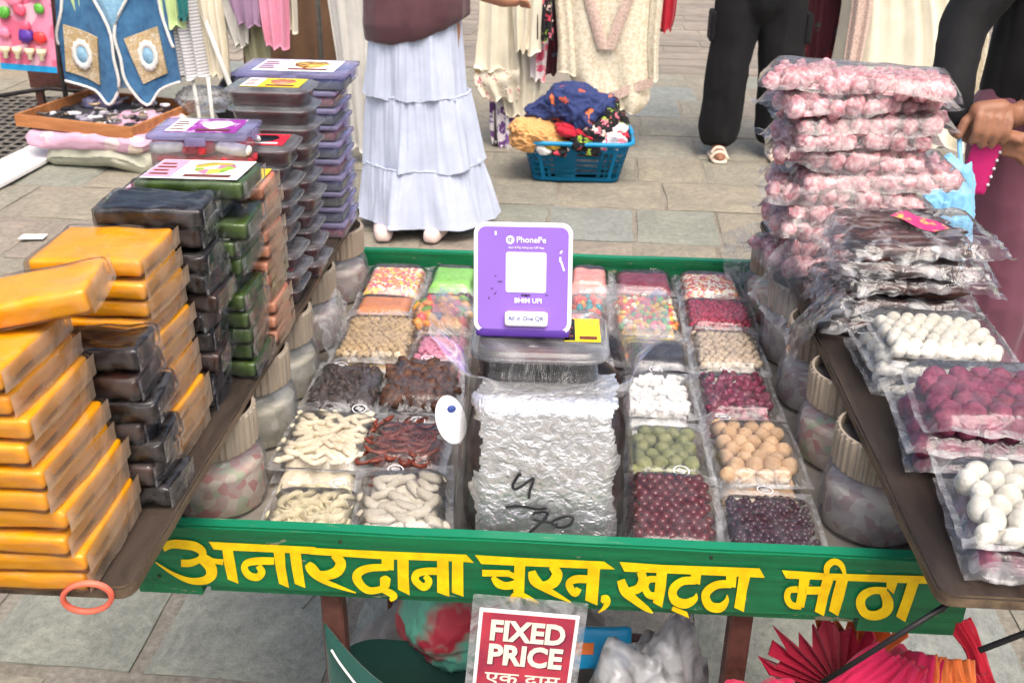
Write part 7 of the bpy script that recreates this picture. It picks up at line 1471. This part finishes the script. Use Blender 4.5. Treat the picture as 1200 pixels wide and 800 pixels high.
# hand laid over the other wrist: back of the hand on top, four fingers folding down, thumb along the side
pc = Vector((1.045, 1.565, .945))
limbs(bm, [[(wr, .028), (pc, .030)], [(pc+Vector((.012, -.004, .006)), .026), (pc+Vector((-.036, -.008, .0)), .026)], [(pc+Vector((.018, 0, -.012)), .024), (pc+Vector((-.03, -.004, -.02)), .024)]])
for k in range(4):
    b = pc+Vector((-.044+.024*k, -.020, .006-.002*k)); ln = (.92, 1.05, 1.0, .82)[k]
    limbs(bm, [[(b+Vector((.004, .012, .004)), .0125), (b+Vector((0, -.012, -.014)), .0118), (b+Vector((-.004, -.022, -.014-.034*ln)), .0108), (b+Vector((-.006, -.014, -.016-.062*ln)), .0094)]])
limbs(bm, [[(pc+Vector((-.035, .005, -.005)), .016), (pc+Vector((-.066, -.008, -.026)), .013), (pc+Vector((-.078, -.016, -.058)), .0105)]])
# the other hand: fingers pointing away past it, slightly curled
pb = Vector((1.075, 1.575, .872))
limbs(bm, [[(wl, .029), (Vector((1.02, 1.585, .882)), .028), (pb, .026)]])
for k in range(4):
    b = pb+Vector((.012, -.022+.003*k, .022-.016*k)); ln = (1.0, 1.08, 1.0, .8)[k]
    limbs(bm, [[(b, .0115), (b+Vector((.034*ln, -.006, -.004)), .0105), (b+Vector((.058*ln, .0, -.016)), .0095), (b+Vector((.072*ln, .01, -.030)), .0085)]])
limbs(bm, [[(pb+Vector((-.02, -.016, .01)), .014), (pb+Vector((.012, -.036, .018)), .012), (pb+Vector((.034, -.040, .010)), .010)]])
head(bm, (X-.03, Y_-.03, 1.61), math.pi-.4)
P3 = tag(fused('person', bm, M['skin2'], .0048, None, 3), 'person in black sleeves and mauve trousers with hands crossed', 'person')
bm = bmesh.new()
limbs(bm, [[((X, Y_, .93), .165), ((X, Y_, 1.1), .15), ((X, Y_, 1.3), .15), ((X, Y_, 1.42), .075)], [((X-.07, Y_, .95), .13), ((X-.09, Y_, 1.3), .11)], [((X+.07, Y_, .95), .13), ((X+.09, Y_, 1.3), .11)],
           [((X-.18, Y_-.02, 1.36), .088), ((X-.31, Y_-.08, 1.12), .060), ((.955, 1.62, .975), .050), ((.962, 1.612, .935), .046)], [((X+.18, Y_-.02, 1.36), .088), ((X+.16, Y_-.16, 1.08), .062), ((1.165, 1.602, .962), .046)], [((X-.18, Y_, 1.37), .088), ((X+.18, Y_, 1.37), .088)]])
fused('jacket', bm, M['blackcloth'], .009, P3, 4, .008, 10, 8)
bm = bmesh.new()
limbs(bm, [[((X, Y_, .96), .16), ((X, Y_, .85), .165)], [((X-.095, Y_, .88), .125), ((X-.06, Y_, .5), .105), ((X-.03, Y_, .14), .10)], [((X+.095, Y_, .88), .125), ((X+.115, Y_, .5), .105), ((X+.13, Y_, .14), .10)]])
for v in bm.verts: v.co.z = max(v.co.z, .085)
fused('trousers', bm, M['mauve'], .010, P3, 4, .012, 9, 9)
face_parts(P3, (X-.03, Y_-.03, 1.61), math.pi-.4, M['hair'])
shoe('shoe', P3, (X-.07, Y_-.06, .03), .3, M['black']); shoe('shoe', P3, (X+.10, Y_-.07, .03), .2, M['black'])
t = thing('phone_case', 'magenta phone case with white studs under the crossed hands', 'phone case', (1.035, 1.575, .735), (RAD(8), RAD(4), 0))
obj('case', rounded('case', .07, .012, .14, .005, M['magenta'], 5), t)
for k in range(5): obj('stud', ico('stud', .004, M['white'], 2), t, (.032, -.008, .03+.022*k))
t = thing('carrier_bag', 'light blue carrier bag hanging from the crossed hands', 'bag', (.955, 1.50, .47), (0, 0, .2))
obj('sack', crumple('sack', .17, .13, .40, M['lightblue'], 61, .28, 6), t)
obj('handle', tube('handle', smooth_path([(.02, .0, .34), (.03, .05, .40), (.045, .085, .435)], 4), .006, M['lightblue'], 8), t)
tag(obj('cloth_bag', crumple('cloth_bag', .30, .24, .44, M['navycloth'], 63, .25, 5), None, (1.36, 1.30, .03)), 'navy cloth bag on the paving by the mauve trousers', 'bag')
